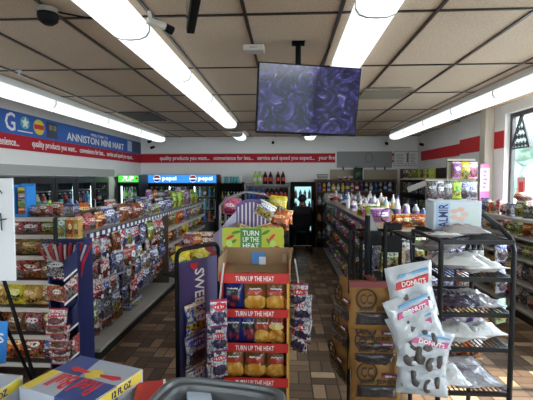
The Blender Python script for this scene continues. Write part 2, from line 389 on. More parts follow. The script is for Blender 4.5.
# outside
struct(box('pavement', mat('asphalt', (.22,.22,.21), .9, noise=.2, nscale=3), -30, 40, -30, 40, -.3, -.12))
fm = mat('tree_leaves', (.20,.26,.20), .7, noise=.5, nscale=2)
for i, (tx, ty, hh) in enumerate(((10, 12.5, 4.4), (12.5, 17.5, 5.2), (9.6, 16.2, 4.0))):
    t = thing('tree', ['leafy green tree outside the right window, nearest the glass', 'tallest green tree far outside the right window', 'small green tree outside the window between two taller ones'][i], 'tree', (tx, ty, -.12), 0, 'trees outside the window')
    MB().tube([(0,0,0),(.05,0,1),(0,.05,2.2)], [.16,.12,.1]).obj('trunk', mat('bark', (.1,.07,.05), .9), t)
    b = MB(); rr = random.Random(i+3)
    for _ in range(26):
        a, rad, z = rr.uniform(0, 6.28), rr.uniform(0, hh*.3), rr.uniform(1.6, hh)
        bmesh.ops.create_icosphere(b.b, subdivisions=2, radius=rr.uniform(.35, .75), matrix=Matrix.Translation((rad*math.cos(a), rad*math.sin(a), z)))
    for v in b.b.verts: v.co += Vector((rr.uniform(-.09,.09), rr.uniform(-.09,.09), rr.uniform(-.09,.09)))
    b.obj('crown', fm, t)

# ------------------------------------------------------------------ daylight and exposure
w = bpy.data.worlds.new('world'); SC.world = w; w.use_nodes = True
wq = NB(w.node_tree); bg = w.node_tree.nodes['Background']
wtc = wq.n('ShaderNodeTexCoord'); ws = wq.n('ShaderNodeSeparateXYZ'); w.node_tree.links.new(wtc.outputs['Generated'], ws.inputs[0])
skyc = wq.mix(wq.m('MULTIPLY', wq.m('MAXIMUM', ws.outputs[2], 0.0), 1.4), (.95,.97,1.0), (.55,.74,1.0))
w.node_tree.links.new(skyc, bg.inputs[0]); bg.inputs[1].default_value = SKY
sl = bpy.data.lights.new('sun', 'SUN'); sl.energy = SUN; sl.angle = math.radians(1.5); sl.color = (1,.93,.82)
so = bpy.data.objects.new('sun', sl); COL.objects.link(so)
so.rotation_euler = Vector((-.75, .1, -.8)).to_track_quat('-Z', 'Y').to_euler()
for nm, lc, sx, sy, rot in (('daylight_portal', (3.28, 3.64, 1.7), 1.6, 4.4, (0, PI/2, 0)), ('daylight_portal', (-.12, YF-.12, 1.45), 6.3, 1.95, (PI/2, 0, 0))):
    al = bpy.data.lights.new(nm, 'AREA'); al.shape = 'RECTANGLE'; al.size, al.size_y = sx, sy; al.cycles.is_portal = True
    ao = bpy.data.objects.new(nm, al); COL.objects.link(ao); ao.location = lc; ao.rotation_euler = rot
SC.view_settings.view_transform = 'Standard'; SC.view_settings.look = 'None'; SC.view_settings.gamma = 1; SC.view_settings.exposure = EXPO
SC.view_settings.use_curve_mapping = False
SC.cycles.max_bounces = 14; SC.cycles.diffuse_bounces = 8; SC.cycles.transparent_max_bounces = 16

# ------------------------------------------------------------------ ceiling lights
def diffuser_mat():
    m = bpy.data.materials.new('ribbed_diffuser'); m.use_nodes = True; nt = m.node_tree; q = NB(nt); b = nt.nodes['Principled BSDF']
    b.inputs['Base Color'].default_value = (.55,.57,.57,1); b.inputs['Roughness'].default_value = .35
    tc = q.n('ShaderNodeTexCoord'); s = q.n('ShaderNodeSeparateXYZ'); nt.links.new(tc.outputs['Object'], s.inputs[0])
    # two tubes glow through the lens
    a = q.m('SUBTRACT', q.m('ABSOLUTE', s.outputs[0]), .055)
    g = q.m('DIVIDE', 1.0, q.m('ADD', 1.0, q.m('POWER', q.m('DIVIDE', q.m('ABSOLUTE', a), .04), 2.0)))
    nt.links.new(q.m('ADD', LAMP*.55, q.m('MULTIPLY', g, LAMP*.5)), b.inputs['Emission Strength'])
    b.inputs['Emission Color'].default_value = (.90,.97,1,1)
    return m
dm = diffuser_mat(); capm = mat('grey_end_band', (.36,.33,.28), .4)
rows = {'left': (-3.0, [1.95, 3.4, 4.84, 6.31, 7.75, 9.3]), 'center': (-1.06, [.3, 1.5, 2.69, 3.86, 4.98, 6.2, 7.4]), 'aisle': (.53, [.0, 1.2, 2.4, 3.62, 4.84, 6.0]),
        'right': (2.40, [2.3, 3.42, 4.54, 5.67, 6.8, 7.9, 8.95]), 'cb': (-1.12, [8.9, 9.75]), 'ab': (.56, [8.8, 9.75])}
rown = {'left': 'left wall row', 'center': 'row left of the television', 'aisle': 'row right of the television', 'right': 'window side row'}
DROP = {'left': .07, 'right': .07}
for k, (x, ys) in rows.items():
    for i in range(len(ys)-1):
        a, c = ys[i], ys[i+1]; L = c-a
        lab = ('long white fluorescent light, %s from near end of the %s' % (ORD[i], rown[k])) if k in rown else \
              ('short ceiling light near the back wall, left of the television' if k == 'cb' else 'short ceiling light near the back wall, seen under the television')
        t = thing('fluorescent_light', lab, 'ceiling light', (x, a, CH-.125-DROP.get(k, 0)), 0, 'fluorescent ceiling lights')
        pr = [(-.128,.10),(-.128,.055),(-.105,.02),(-.06,.003),(0,0),(.06,.003),(.105,.02),(.128,.055),(.128,.10)]
        MB().prism(pr, .008, L-.008).obj('diffuser', dm, t)
        p2 = [(px*1.02, pz*1.0-.002) for px, pz in pr]
        MB().prism(p2, .001, .009).obj('end_band', capm, t); MB().prism(p2, L-.009, L-.001).obj('end_band', capm, t)
        MB().box(-.11, .11, .001, L-.001, .1, .1125+DROP.get(k, 0)).obj('housing', white, t)

# ------------------------------------------------------------------ wall banners
bred = mat('red_banner', (.46,.018,.032), .6, spec=.2); bblue = mat('blue_banner', (.04,.13,.46), .55, spec=.25)
def banner(name, m, x0, x1, y0, y1, z0, z1, label): return tag(box(name, m, x0, x1, y0, y1, z0, z1), label, 'banner')
b1 = banner('red_banner', bred, XL, 1.22, YB-.012, YB-.002, 2.05, 2.27, 'long red slogan banner with white words across the back wall')
S1 = 'quality products you want...   convenience for less...   service and speed you expect...   your first'
xa, xb = PY(160,158,YB).x, PY(336,158,YB).x
letters(S1, xb-xa,   .135, ((xa+xb)/2, YB-.015, 2.152), letw, b1)
MB().box(XL, 1.22, YB-.013, YB-.003, 2.27, 2.282).box(XL, 1.22, YB-.013, YB-.003, 2.038, 2.05).obj('edge_stripe', mat('pale_pink', (.6,.4,.4), .6), b1)
xa = PY(386,155,YB).x
b1b = banner('red_banner', bred, xa, XR, YB-.012, YB-.002, 2.05, 2.27, 'short red banner piece behind two paper notices on the back wall')
letters('ve', .16, .1, (xa+.12, YB-.015, 2.15), letw, b1b)
b2 = banner('red_banner', bred, XL+.002, XL+.012, .5, YB-.02, 2.04, 2.245, 'red slogan banner under the blue sign along the left wall')
def on_left(body, px0, px1, z, h, m, par, shear=0, xoff=.016):
    ya, yb = PX(px0, 140, XL).y, PX(px1, 140, XL).y
    return letters(body, yb-ya, h, (XL+xoff, (ya+yb)/2, z), m, par, rz=PI/2, shear=shear)
on_left('quality products you want...   convenience for less...   service and speed you expect...', 31, 132, 2.142, .13, letw, b2)
on_left('convenience...', -14, 18, 2.135, .10, letw, b2)
b3 = banner('blue_sign', bblue, XL+.002, XL+.014, .5, YB-.05, 2.247, 2.56, 'blue welcome sign with drink emblems high on the left wall')
on_left('WELCOME TO', 90, 107, 2.475, .055, letw, b3, xoff=.018)
on_left('ANNISTON MINI MART', 66, 123, 2.36, .135, letw, b3, xoff=.018)
def disc(cy, cz, r, m, par, name, off=.014, sy=1, th=.004):
    b = MB()
    v = [b.b.verts.new((XL+off+th, cy+r*sy*math.cos(2*PI*k/24), cz+r*math.sin(2*PI*k/24))) for k in range(24)]; b.b.faces.new(v)
    r_ = bmesh.ops.extrude_face_region(b.b, geom=b.b.faces[:])
    for q_ in r_['geom']:
        if isinstance(q_, bmesh.types.BMVert): q_.co.x -= th-.001
    return b.obj(name, m, par)
ye = [PX(p, 125, XL).y for p in (9, 24, 38, 51)]
cr = Vector((XL+.018, ye[0], 2.41))
g1 = letters('G', .20, .25, cr, letw, b3, rz=PI/2, name='letter_emblem')
b = MB().prism([(ye[0]+.03,2.48),(ye[0]-.06,2.39),(ye[0],2.39),(ye[0]-.02,2.32),(ye[0]+.08,2.42),(ye[0]+.02,2.42)], XL+.02, XL+.024, 'x'); b.obj('bolt_mark', mat('orange_mark', (.7,.2,.02), .5), g1)
sm = disc(ye[1], 2.43, .09, mat('teal_emblem', (.10,.45,.42), .5), b3, 'round_emblem', sy=1.1)
MB().prism([(ye[1]+.085*math.sin(2*PI*k/10)*(1 if k % 2 == 0 else .45), 2.43+.085*math.cos(2*PI*k/10)*(1 if k % 2 == 0 else .45)) for k in range(10)], XL+.019, XL+.022, 'x').obj('star_mark', letw, sm)
MB().box(XL+.014, XL+.018, ye[1]-.16, ye[1]+.16, 2.295, 2.312).obj('caption_line', letw, b3)
dd = disc(ye[2], 2.41, .115, mat('yellow_emblem', (.75,.6,.05), .5), b3, 'round_emblem', sy=1.15)
MB().box(XL+.019, XL+.022, ye[2]-.12, ye[2]+.12, 2.375, 2.445).obj('red_bar', letr, dd)
dk = MB().box(XL+.014, XL+.018, ye[3]-.14, ye[3]+.14, 2.28, 2.52).obj('dark_square_emblem', mat('dark_blue_grey', (.03,.05,.09), .5), b3)
for q_ in (-.08, .03): MB().box(XL+.0185, XL+.021, ye[3]+q_, ye[3]+q_+.08, 2.40, 2.48).obj('emblem_window', mat('dull_tan', (.25,.22,.12), .5), dk)
ya, yb = PX(127,150,XL).y, PX(131,150,XL).y
MB().box(XL+.014, XL+.018, ya, yb, 2.29, 2.53).obj('pale_panel', mat('pale_blue', (.5,.6,.75), .5), b3)
MB().box(XL+.014, XL+.018, yb+.1, yb+.6, 2.29, 2.53).obj('dark_panel', mat('dark_blue_grey'), b3)
# right wall bands
b4 = banner('red_banner', mat('bright_red_banner', (.60,.03,.035), .6, spec=.2), XR-.012, XR-.002, 7.36, YB-.3, 2.07, 2.29, 'red band along the right wall up to the corner')
b5 = banner('red_banner', MATS['bright_red_banner'], 3.118, 3.128, 6.34, 7.34, 2.08, 2.33, 'short red band on the wall beside the beige pillar')
b6 = banner('red_banner', MATS['bright_red_banner'], 3.118, 3.128, 5.89, 6.15, 2.08, 2.33, 'little red band between the beige pillar and the window')
# ------------------------------------------------------------------ things on the back wall
p0, p1 = PY(337,151.5,YB-.03), PY(392,167.5,YB-.03)
t = thing('grey_wall_board', 'flat grey board covering the red banner on the back wall', 'board', (p0.x, YB-.035, p1.z))
W, H = p1.x-p0.x, p0.z-p1.z
MB().box(0, W, 0, .032, 0, H, .004).obj('board', mat('dull_grey_board', (.25,.26,.27), .5), t)
MB().tube([(W*.58+.09*math.cos(a*PI/8), -.006, H*.62+.12*math.sin(a*PI/8)) for a in range(16)], .008, 6, True).obj('ring_mark', mat('slate_blue', (.1,.14,.2), .5), t)
for i, fx in enumerate((.12, .36, .7, .88)):
    c = PY(337+55*fx, 166.5, YB-.1)
    t = thing('wall_clip', 'small dark clip hook on the grey wall board, %s from the left' % ORD[i], 'hook', (c.x, YB-.036, c.z-.03), 0, 'clip hooks on the grey board')
    MB().box(-.02, .02, -.012, 0, -.05, .03, .003).obj('plate', blackp, t); MB().tube([(0,-.012,.0),(0,-.05,-.02),(0,-.055,.02)], .006, 6).obj('hook', steel, t)
for i, (a, c, lb_) in enumerate(((394,407,'white paper notice in thin frame, nearer the grey board'), (408.5,418.5,'white paper notice in thin frame beside the right corner'))):
    q0, q1 = PY(a,151,YB-.03), PY(c,166,YB-.03)
    t = thing('paper_notice', lb_, 'notice', (q0.x, YB-.03, q1.z), 0, 'paper notices on the back wall'); W, H = q1.x-q0.x, q0.z-q1.z
    MB().box(0, W, 0, .014, 0, H).obj('frame', mat('pale_grey', (.45,.45,.45), .5), t); MB().box(.02, W-.02, -.003, .0, .02, H-.02).obj('paper', whitep, t)
    lm = MB()
    for k in range(7): lm.box(.05, W-.07-.02*(k % 3), -.005, -.0032, H*(.16+.1*k), H*(.16+.1*k)+.012)
    lm.obj('printed_line', mat('grey_print', (.25,.25,.27), .6), t)
for i, (a, c, y0, y1, lb_) in enumerate(((330,355,169.5,183,'tan wall panel above the bottle shelf behind white bags'), (364,397,169.5,182,'wider tan wall panel right of the dark green sack'))):
    q0, q1 = PY(a,y0,YB-.03), PY(c,y1,YB-.03)
    tag(box('wall_panel', mat('tan_panel', (.34,.30,.22), .6), q0.x, q1.x, YB-.03, YB-.002, q1.z-.06, q0.z, bev=.003), lb_, 'panel', 'tan wall panels')
# cameras
def sec_cam(px, py, at, rz, lab):
    c = at(px, py); t = thing('security_camera', lab, 'camera', c, rz, 'security cameras')
    MB().lathe([(.028,0),(.028,.012),(.012,.016)], 12, (0,0,.05)).obj('mount', white, t)
    MB().tube([(0,0,.055),(0,-.02,.02),(0,-.03,0)], .01).obj('bracket', white, t)
    MB().tube([(0,0,.0),(0,-.11,-.03)], [.03,.034], 12).obj('body', blackp, t)
    MB().tube([(0,-.109,-.0297),(0,-.118,-.032)], [.026,.024], 12).obj('lens', mat('dark_lens', (.01,.01,.015), .08), t)
sec_cam(386, 143, lambda x, y: PY(x,y,9.85), 0, 'small dark security camera above the paper notices')
sec_cam(420, 144, lambda x, y: PY(x,y,9.7), .4, 'small security camera in the right back corner')
sec_cam(273, 142, lambda x, y: PY(x,y,9.9), 0, 'tiny dark camera on back wall above the cola bottles')
sec_cam(154, 147, lambda x, y: PY(x,y,9.8), -.4, 'small dark camera at the left end of the back wall')
sec_cam(151, 141, lambda x, y: PY(x,y,9.2), -.2, 'small camera hanging by the last left wall light')
# ------------------------------------------------------------------ ceiling fittings
def quad_on_ceiling(x0, y0, x1, y1, z): return PZ(x0, y0, z), PZ(x1, y1, z)
c = PZ(254, 47, CH-.02)
t = thing('access_point', 'small white plastic box on the ceiling left of the television', 'ceiling box', (c.x, c.y, CH-.062))
MB().box(-.085, .085, -.06, .06, 0, .048, .012).obj('housing', mat('off_white_plastic', (.62,.58,.52), .5), t); MB().box(-.03, .03, -.0615, -.0602, .018, .026).obj('indicator', greym, t)
c = PZ(48, 13, CH-.04)
t = thing('dome_camera', 'black dome camera on the ceiling at the upper left', 'camera', (c.x, c.y, CH-.075))
MB().lathe([(.03,-.035),(.055,-.015),(.062,.015),(.062,.03)], 16).obj('dome', blackp, t, smooth=True); MB().lathe([(.064,.03),(.064,.06)], 16).obj('ring', mat('grey_end_band'), t)
MB().tube([(.06,0,.04),(.16,.12,.055),(.3,.2,.058)], .006, 6).obj('cable', blackp, t)
c = PZ(160, 27, CH-.09)
c = PZ(163, 27, CH-.09)
t = thing('bullet_camera', 'pale bullet camera with dark snout beside the long ceiling lights', 'camera', (c.x, c.y, c.z))
MB().tube([(-.075,-.075,.015),(.015,.0,0)], .024, 12).obj('body', mat('off_white_plastic'), t); MB().tube([(.015,0,0),(.055,.033,-.015)], [.026,.027], 12).obj('snout', blackp, t)
MB().tube([(-.06,-.06,.03),(-.07,-.06,.075)], .012).obj('mount', white, t)
c = PZ(19, 73, CH-.03)
t = thing('sprinkler_head', 'small metal sprinkler head on the ceiling near left lights', 'sprinkler', (c.x, c.y, CH-.045))
MB().lathe([(.03,.03),(.03,.042)], 12).obj('plate', steel, t); MB().lathe([(.008,.0),(.012,.03)], 8).lathe([(.022,-.004),(.022,0)], 10).obj('nozzle', steel, t)
def vent(px, py, w, d, m, lab):
    c = PZ(px, py, CH-.02); t = thing('ceiling_vent', lab, 'vent', (c.x, c.y, CH-.03))
    MB().box(-w/2, w/2, -d/2, -d/2+.03, 0, .016).box(-w/2, w/2, d/2-.03, d/2, 0, .016).box(-w/2, -w/2+.03, -d/2+.03, d/2-.03, 0, .016).box(w/2-.03, w/2, -d/2+.03, d/2-.03, 0, .016).obj('frame', m, t)
    MB().box(-w/2+.03, w/2-.03, -d/2+.03, d/2-.03, .012, .017).obj('backing', mat('vent_dark', (.01,.01,.01), .8), t)
    b = MB(); k = -d/2+.06
    while k < d/2-.04: b.box(-w/2+.03, w/2-.03, k, k+.018, .002, .01); k += .05
    b.obj('louvre', m, t)
vent(384, 94, .56, .56, mat('tan_vent', (.36,.30,.23), .5), 'square tan ceiling vent right of the television')
vent(144, 117, .5, .9, mat('dark_vent', (.07,.06,.05), .5), 'dark ceiling vent between the left and middle light rows')
vent(270, 122, .5, .5, mat('tan_vent'), 'square ceiling vent beyond the television')
# hanging black screen edge on, top of the picture
c = PZ(200, 0, 2.56); e = PZ(206, 29, 2.36)
t = thing('hanging_monitor', 'thin black monitor seen edge-on at the top, left of the television', 'monitor', (c.x-.05, c.y+.02, 2.48), .30)
MB().box(-.022, .022, -.4, .10, -.05, .12, .006).obj('casing', blackp, t); MB().box(-.0245, -.0225, -.38, .08, -.035, .105).obj('screen', mat('dark_screen', (.015,.015,.018), .1), t)
MB().box(-.02, .02, -.2, -.1, .12, .215).obj('bracket', blackp, t)
# ------------------------------------------------------------------ television
A, B, D, E_ = PY(260.5,61,3.0), PY(364.5,69,3.16), PY(253.5,133,3.07), PY(353,136,3.24)
ctr = (A+B+D+E_)/4; u = ((B-A)+(E_-D)).normalized(); v = ((A-D)+(B-E_)); v = (v-u*v.dot(u)).normalized(); nrm = u.cross(v)
W, H = ((B-A).length+(E_-D).length)/2, ((A-D).length+(B-E_).length)/2
t = thing('television', 'wide flat television showing dark violet pictures, hung from the ceiling', 'television', ctr)
t.rotation_euler = Matrix((u, v, nrm)).transposed().to_euler()      # local x right, y up, z towards viewer
MB().box(-W/2, W/2, -H/2, H/2, -.045, 0, .006).obj('casing', blackp, t)
m = bpy.data.materials.new('violet_screen'); m.use_nodes = True; q = NB(m.node_tree); b = m.node_tree.nodes['Principled BSDF']
tc = q.n('ShaderNodeTexCoord'); n1 = q.n('ShaderNodeTexNoise'); n1.inputs['Scale'].default_value = 1.7; n1.inputs['Distortion'].default_value = 3.2; n1.inputs['Detail'].default_value = 5
mp = q.n('ShaderNodeMapping'); mp.inputs['Scale'].default_value = (3.0, 2.2, 1)
m.node_tree.links.new(tc.outputs['Generated'], mp.inputs[0]); m.node_tree.links.new(mp.outputs[0], n1.inputs['Vector'])
rp = q.n('ShaderNodeValToRGB'); e = rp.color_ramp.elements
e[0].position = .36; e[0].color = (.004,.003,.012,1); e[1].position = .75; e[1].color = (.34,.33,.5,1)
for p, cc in ((.48,(.010,.008,.04)),(.56,(.03,.022,.12)),(.65,(.06,.05,.22))): z = e.new(p); z.color = (*cc, 1)
m.node_tree.links.new(n1.outputs['Fac'], rp.inputs[0]); m.node_tree.links.new(rp.outputs[0], b.inputs['Emission Color']); b.inputs['Emission Strength'].default_value = TVK
b.inputs['Base Color'].default_value = (.006,.006,.008,1); b.inputs['Roughness'].default_value = .1; b.inputs['Specular IOR Level'].default_value = .25
MB().box(-W/2+.01, W/2-.01, -H/2+.016, H/2-.01, .0005, .003).obj('screen', m, t)
MB().box(-.03, .03, -H/2-.012, -H/2-.001, -.03, -.005).obj('sensor', blackp, t)
bpy.context.view_layer.update(); TI = t.matrix_world.inverted()
c = PY(302, 64, 3.17)
o = MB().tube([(c.x-.03, c.y, c.z-.12), (c.x-.03, c.y, CH-.02)], .022, 10).box(c.x-.08, c.x+.02, c.y-.05, c.y+.05, CH-.0125, CH-.002).obj('ceiling_mount', black)
o.data.transform(TI); o.parent = t
o = MB().tube([(c.x+.03, c.y+.02, c.z-.1), (c.x+.14, c.y+.02, c.z-.02), (c.x+.2, c.y+.03, c.z+.1), (c.x+.22, c.y+.03, CH-.015)], .006, 6).obj('power_cable', blackp)
o.data.transform(TI); o.parent = t

# ------------------------------------------------------------------ walk-in cooler in the left wall
dark = mat('cooler_dark', (.02,.022,.026), .5); frame = mat('dark_bronze_frame', (.06,.055,.05), .35, .5)
t = thing('walk_in_cooler', 'long dark glass-door drinks cooler in the left wall', 'cooler', (XL, 4.92, 0))
L = 8.16-4.92; n = 5; dw = L/n
MB().box(-.58, -.02, 0, L, 0, .12).box(-.58, -.55, 0, L, .12, 1.66).box(-.55, -.02, 0, .02, .12, 1.66).box(-.55, -.02, L-.02, L, .12, 1.66).obj('cabinet', dark, t)
sh = MB()
for z in (.45, .80, 1.14, 1.42): sh.box(-.5, -.08, .03, L-.03, z, z+.012)
sh.obj('shelf', mat('grey_metal'), t)
stripm = mat('cooler_tube', (.7,.8,.85), .4, emit=(.75,.9,1), es=3)
for i in range(n):
    a, c = i*dw+.012, (i+1)*dw-.012
    d = MB().box(-.02, .012, a, c, .1, .18).box(-.02, .012, a, c, 1.56, 1.65).box(-.02, .012, a, a+.06, .18, 1.56).box(-.02, .012, c-.06, c, .18, 1.56).obj('door', frame, t)
    MB().box(-.006, 0, a+.06, c-.06, .18, 1.56).obj('pane', glass, d)
    MB().tube([(.012, c-.03, .8),(.05, c-.03, .83),(.05, c-.03, 1.22),(.012, c-.03, 1.25)], .01, 6).obj('handle', steel, d)
    MB().box(-.08, -.05, a+.02, a+.04, .2, 1.5).obj('light_tube', stripm, t)
cols = 'cola|red|green|blue|white|orange|lime|purple|teal'.split('|')
for s, (z, nm) in enumerate(((1.154, 'upper shelf'), (.814, 'lower shelf'))):
    for i in range(20):
        y = 4.92+.14+i*(L-.25)/19
        li = RND.choice(cols); bottle((XL-.16, y, z), li, RND.choice(cols), 'white', .045, .235, f'{li} drink bottle in the wall cooler, {ORD[i]} from near end of the {nm}', 'bottles in the left wall cooler')
# blue card display standing on the end cap, beige board strip etc. come with the end cap
# ------------------------------------------------------------------ green and blue merchandisers at the back
def cooler(x0, x1, yf, zt, doors, signm, label, name='drinks_cooler', depth=.6, signh=.2, inner=dark):
    W = x1-x0
    t = thing(name, label, 'cooler', (x0, yf, 0))
    MB().box(0, W, .03, depth, 0, .16).box(0, W, depth-.03, depth, .16, zt).box(0, .03, .03, depth-.03, .16, zt).box(W-.03, W, .03, depth-.03, .16, zt).box(.03, W-.03, .03, depth-.03, zt-signh-.02, zt).obj('cabinet', inner, t)
    s = MB().box(.01, W-.01, 0, .029, zt-signh, zt-.01, .005).obj('sign_panel', signm, t)
    sh = MB()
    for k in range(4): sh.box(.035, W-.035, .09, depth-.04, .3+k*.3*zt/1.75, .312+k*.3*zt/1.75)
    sh.obj('shelf', mat('grey_metal'), t)
    dw = W/doors
    for i in range(doors):
        a, c = i*dw+.006, (i+1)*dw-.006; zt2 = zt-signh-.03
        d = MB().box(a, c, 0, .028, .17, .22).box(a, c, 0, .028, zt2-.05, zt2).box(a, a+.04, 0, .028, .22, zt2-.05).box(c-.04, c, 0, .028, .22, zt2-.05).obj('door', black, t)
        MB().box(a+.04, c-.04, .01, .016, .22, zt2-.05).obj('pane', glass, d)
        MB().tube([(c-.02, -.001, .7),(c-.02, -.04, .73),(c-.02, -.04, 1.1),(c-.02, -.001, 1.13)], .01, 6).obj('handle', greym, d)
        MB().box(a+.045, a+.06, .05, .07, .25, zt2-.06).obj('light_tube', stripm, t)
    return t, s
letl = mat('lit_white_lettering', (.85,.85,.85), .5, emit=(.9,.95,1), es=.8)
gm = mat('lit_green_sign', (.05,.4,.06), .4, emit=(.08,.62,.06), es=.55); bm = mat('lit_blue_sign', (.02,.15,.5), .4, emit=(.03,.22,.62), es=.6)
gx0, gx1 = PY(113.5,178,8.55).x, PY(138.5,178,8.55).x
gx0 = max(gx0, XL-.1)
t, s = cooler(XL+.03, gx1, 8.55, 1.72, 1, gm, 'narrow drinks cooler with lit green sign in the back left corner', signh=.16)
letters('7UP', .26, .1, ((gx1-XL-.03)/2, -.005, 1.64), letl, s, shear=.3)
MB().box((gx1-XL)/2+.155, (gx1-XL)/2+.2, -.006, -.001, 1.62, 1.665).obj('red_dot', letr, s)
GC = (XL+.03, gx1, 8.55)
px0, px1 = PY(141.5,178,9.35).x, PY(216.5,178,9.35).x
t, s = cooler(px0, px1, 9.35, 1.74, 3, bm, 'wide drinks cooler with lit blue sign on the back wall', signh=.2)
PC = (px0, px1, 9.35)
for k, lx in enumerate((157, 193)):
    cx = PY(lx, 180, 9.35).x-px0
    MB().prism([(cx+.085*math.cos(2*PI*j/24), 1.64+.085*math.sin(2*PI*j/24)) for j in range(24)], -.004, .001).obj('globe_disc', letl, s)
    MB().prism([(cx+.078*math.cos(PI*j/12), 1.648+.07*math.sin(PI*j/12)) for j in range(13)], -.0065, -.0045).obj('globe_top', letr, s)
    MB().prism([(cx-.078*math.cos(PI*j/12), 1.626-.062*math.sin(PI*j/12)) for j in range(13)], -.0065, -.0045).obj('globe_bottom', mat('logo_blue', (.01,.05,.35), .4), s)
    letters('pepsi', .34, .125, (cx+.30, -.005, 1.632), letl, s)
for (x0, x1, yf, nm, nb) in ((GC[0], GC[1], GC[2], 'green-sign cooler', 6), (PC[0], PC[1], PC[2], 'blue-sign cooler', 15)):
    for k in range(3):
        z = .3+(k+1)*.3*1.72/1.75+.013
        for i in range(nb):
            li = RND.choice(['green','lime','white','clear'] if nb == 6 else ['cola','blue','amber','cola','orange','teal','red','lime'])
            lb = RND.choice(['white','lime'] if nb == 6 else ['blue','red','white','yellow','teal'])
            bottle((x0+.08+i*(x1-x0-.16)/(nb-1), yf+.16, z), li, lb, 'white', .036, .24, f'{li} drink bottle, {ORD[i]} from the left on the {["lower","middle","upper"][k]} shelf of the {nm}', 'bottles in the '+nm)
c = PX(114, 186, XL+.02)
t = tag(MB().box(XL+.021, XL+.026, 8.2, 8.42, 1.48, 1.60).obj('price_card', whitep), 'small white card on the wall end beside the green-sign cooler', 'card')

# ------------------------------------------------------------------ open shelving along the back wall
def rack(name, label, x0, x1, yf, zs, m, depth=.45, top=None, post=.03):
    t = thing(name, label, 'shelf', (x0, yf, 0)); W = x1-x0; zt = top or zs[-1]+.02
    for sx in (0, W-post):
        MB().box(sx, sx+post, .0, depth, 0, zt).obj('side_panel', m, t)
    MB().box(post, W-post, depth-.015, depth, 0, zt).obj('back_panel', m, t)
    for z in zs:
        s = MB().box(post, W-post, .0, depth-.015, z-.03, z).obj('shelf', m, t)
    return t
def stock(n, x0, x1, y, z, mk):
    for i in range(n): mk(i, x0+(x1-x0)*(i+.5)/n, y, z)
rx0, rx1 = PY(218.5,190,9.45).x, PY(243,190,9.45).x
rack('drinks_rack', 'dark open drinks rack with green cans on top, beside the blue-sign cooler', rx0, rx1, 9.45, [.2,.5,.8,1.1,1.53], black)
for k, z in enumerate((.2,.5,.8,1.1)):
    stock(7, rx0+.04, rx1-.04, 9.56, z, lambda i, x, y, z: (lambda li: bottle((x,y,z+.001), li, RND.choice(cols), 'white', .034, .22, f'{li} bottle, {ORD[i]} from the left on the {ORD[k]} shelf up of the dark drinks rack', 'bottles on the dark drinks rack'))(RND.choice(['green','white','cola','lime','amber','clear'])))
stock(7, rx0+.04, rx1-.04, 9.58, 1.53, lambda i, x, y, z: can((x,y,z+.001), RND.choice(['green','teal','clear','white']), .033, .16, f'slim drink can, {ORD[i]} from the left on top of the dark drinks rack', 'cans on top of the dark drinks rack'))
sx0, sx1 = PY(244.5,190,9.45).x, PY(289.5,190,9.45).x
gsh = mat('grey_shelf_paint', (.28,.28,.28), .5)
rack('soda_shelf', 'grey open shelf of large soda bottles in the middle of the back wall', sx0, sx1, 9.45, [.2,.48,.8,1.14,1.50], gsh)
for k, z in enumerate((.48,.8,1.14)):
    pal = (['lime','green','yellow'], ['green','lime','orange','red'], ['blue','blue','cola','cola','cola'])[k]
    stock(9, sx0+.04, sx1-.04, 9.58, z, lambda i, x, y, z: (lambda li: bottle((x,y,z+.001), li, 'red' if li == 'cola' else RND.choice(['white','red','blue']), 'red', .05, .29, f'large {li} soda bottle, {ORD[i]} from the left on the {["low","middle","upper"][k]} shelf, mid back wall', 'soda bottles on the grey shelf'))(pal[min(len(pal)-1, i*len(pal)//9)]))
for i, (px, li) in enumerate(((255.5,'lime'),(260,'lime'),(265.2,'cola'),(270.5,'cola'),(278,'cola'),(283,'cola'))):
    c = PY(px, 180, 9.62)
    bottle((c.x, 9.62, 1.502), li, 'white' if li == 'lime' else 'red', 'green' if li == 'lime' else 'red', .055, .31, f'two-litre {li} bottle, {ORD[i]} from the left on top of the grey soda shelf', 'large bottles on top of the grey soda shelf')
# glass-door fridge
fx0, fx1 = PY(291,190,9.4).x, PY(315,190,9.4).x
t = thing('glass_fridge', 'black upright fridge with bright glass door behind the seated person', 'fridge', (fx0, 9.4, 0)); W = fx1-fx0
MB().box(0, W, .03, .55, 0, .3).box(0, .04, .03, .55, .3, 1.56).box(W-.04, W, .03, .55, .3, 1.56).box(.04, W-.04, .03, .55, 1.5, 1.56).box(.04, W-.04, .5, .55, .3, 1.5).obj('cabinet', black, t)
lit = mat('lit_fridge_lining', (.75,.85,.85), .5, emit=(.5,.85,.9), es=.55)
MB().box(.041, W-.041, .485, .499, .31, 1.49).obj('lining', lit, t)
for z in (.6, .88, 1.16): MB().box(.042, W-.042, .1, .48, z, z+.01).obj('shelf', greym, t)
d = MB().box(0, W, 0, .028, .3, .36).box(0, W, 0, .028, 1.45, 1.56).box(0, .09, 0, .028, .36, 1.45).box(W-.09, W, 0, .028, .36, 1.45).obj('door', black, t)
MB().box(.09, W-.09, .01, .016, .36, 1.45).obj('pane', glass, d); MB().tube([(W-.05,0,.7),(W-.05,-.04,.73),(W-.05,-.04,1.1),(W-.05,0,1.13)], .01, 6).obj('handle', steel, d)
for k, z in enumerate((.61, .89, 1.17)):
    for i in range(4): li = RND.choice(['teal','white','clear','blue']); bottle((fx0+.12+i*(W-.24)/3, 9.6, z+.001), li, 'white', 'teal', .034, .2, f'{li} bottle, {ORD[i]} from the left on the {["lower","middle","upper"][k]} shelf of the glass-door fridge', 'bottles in the glass-door fridge')
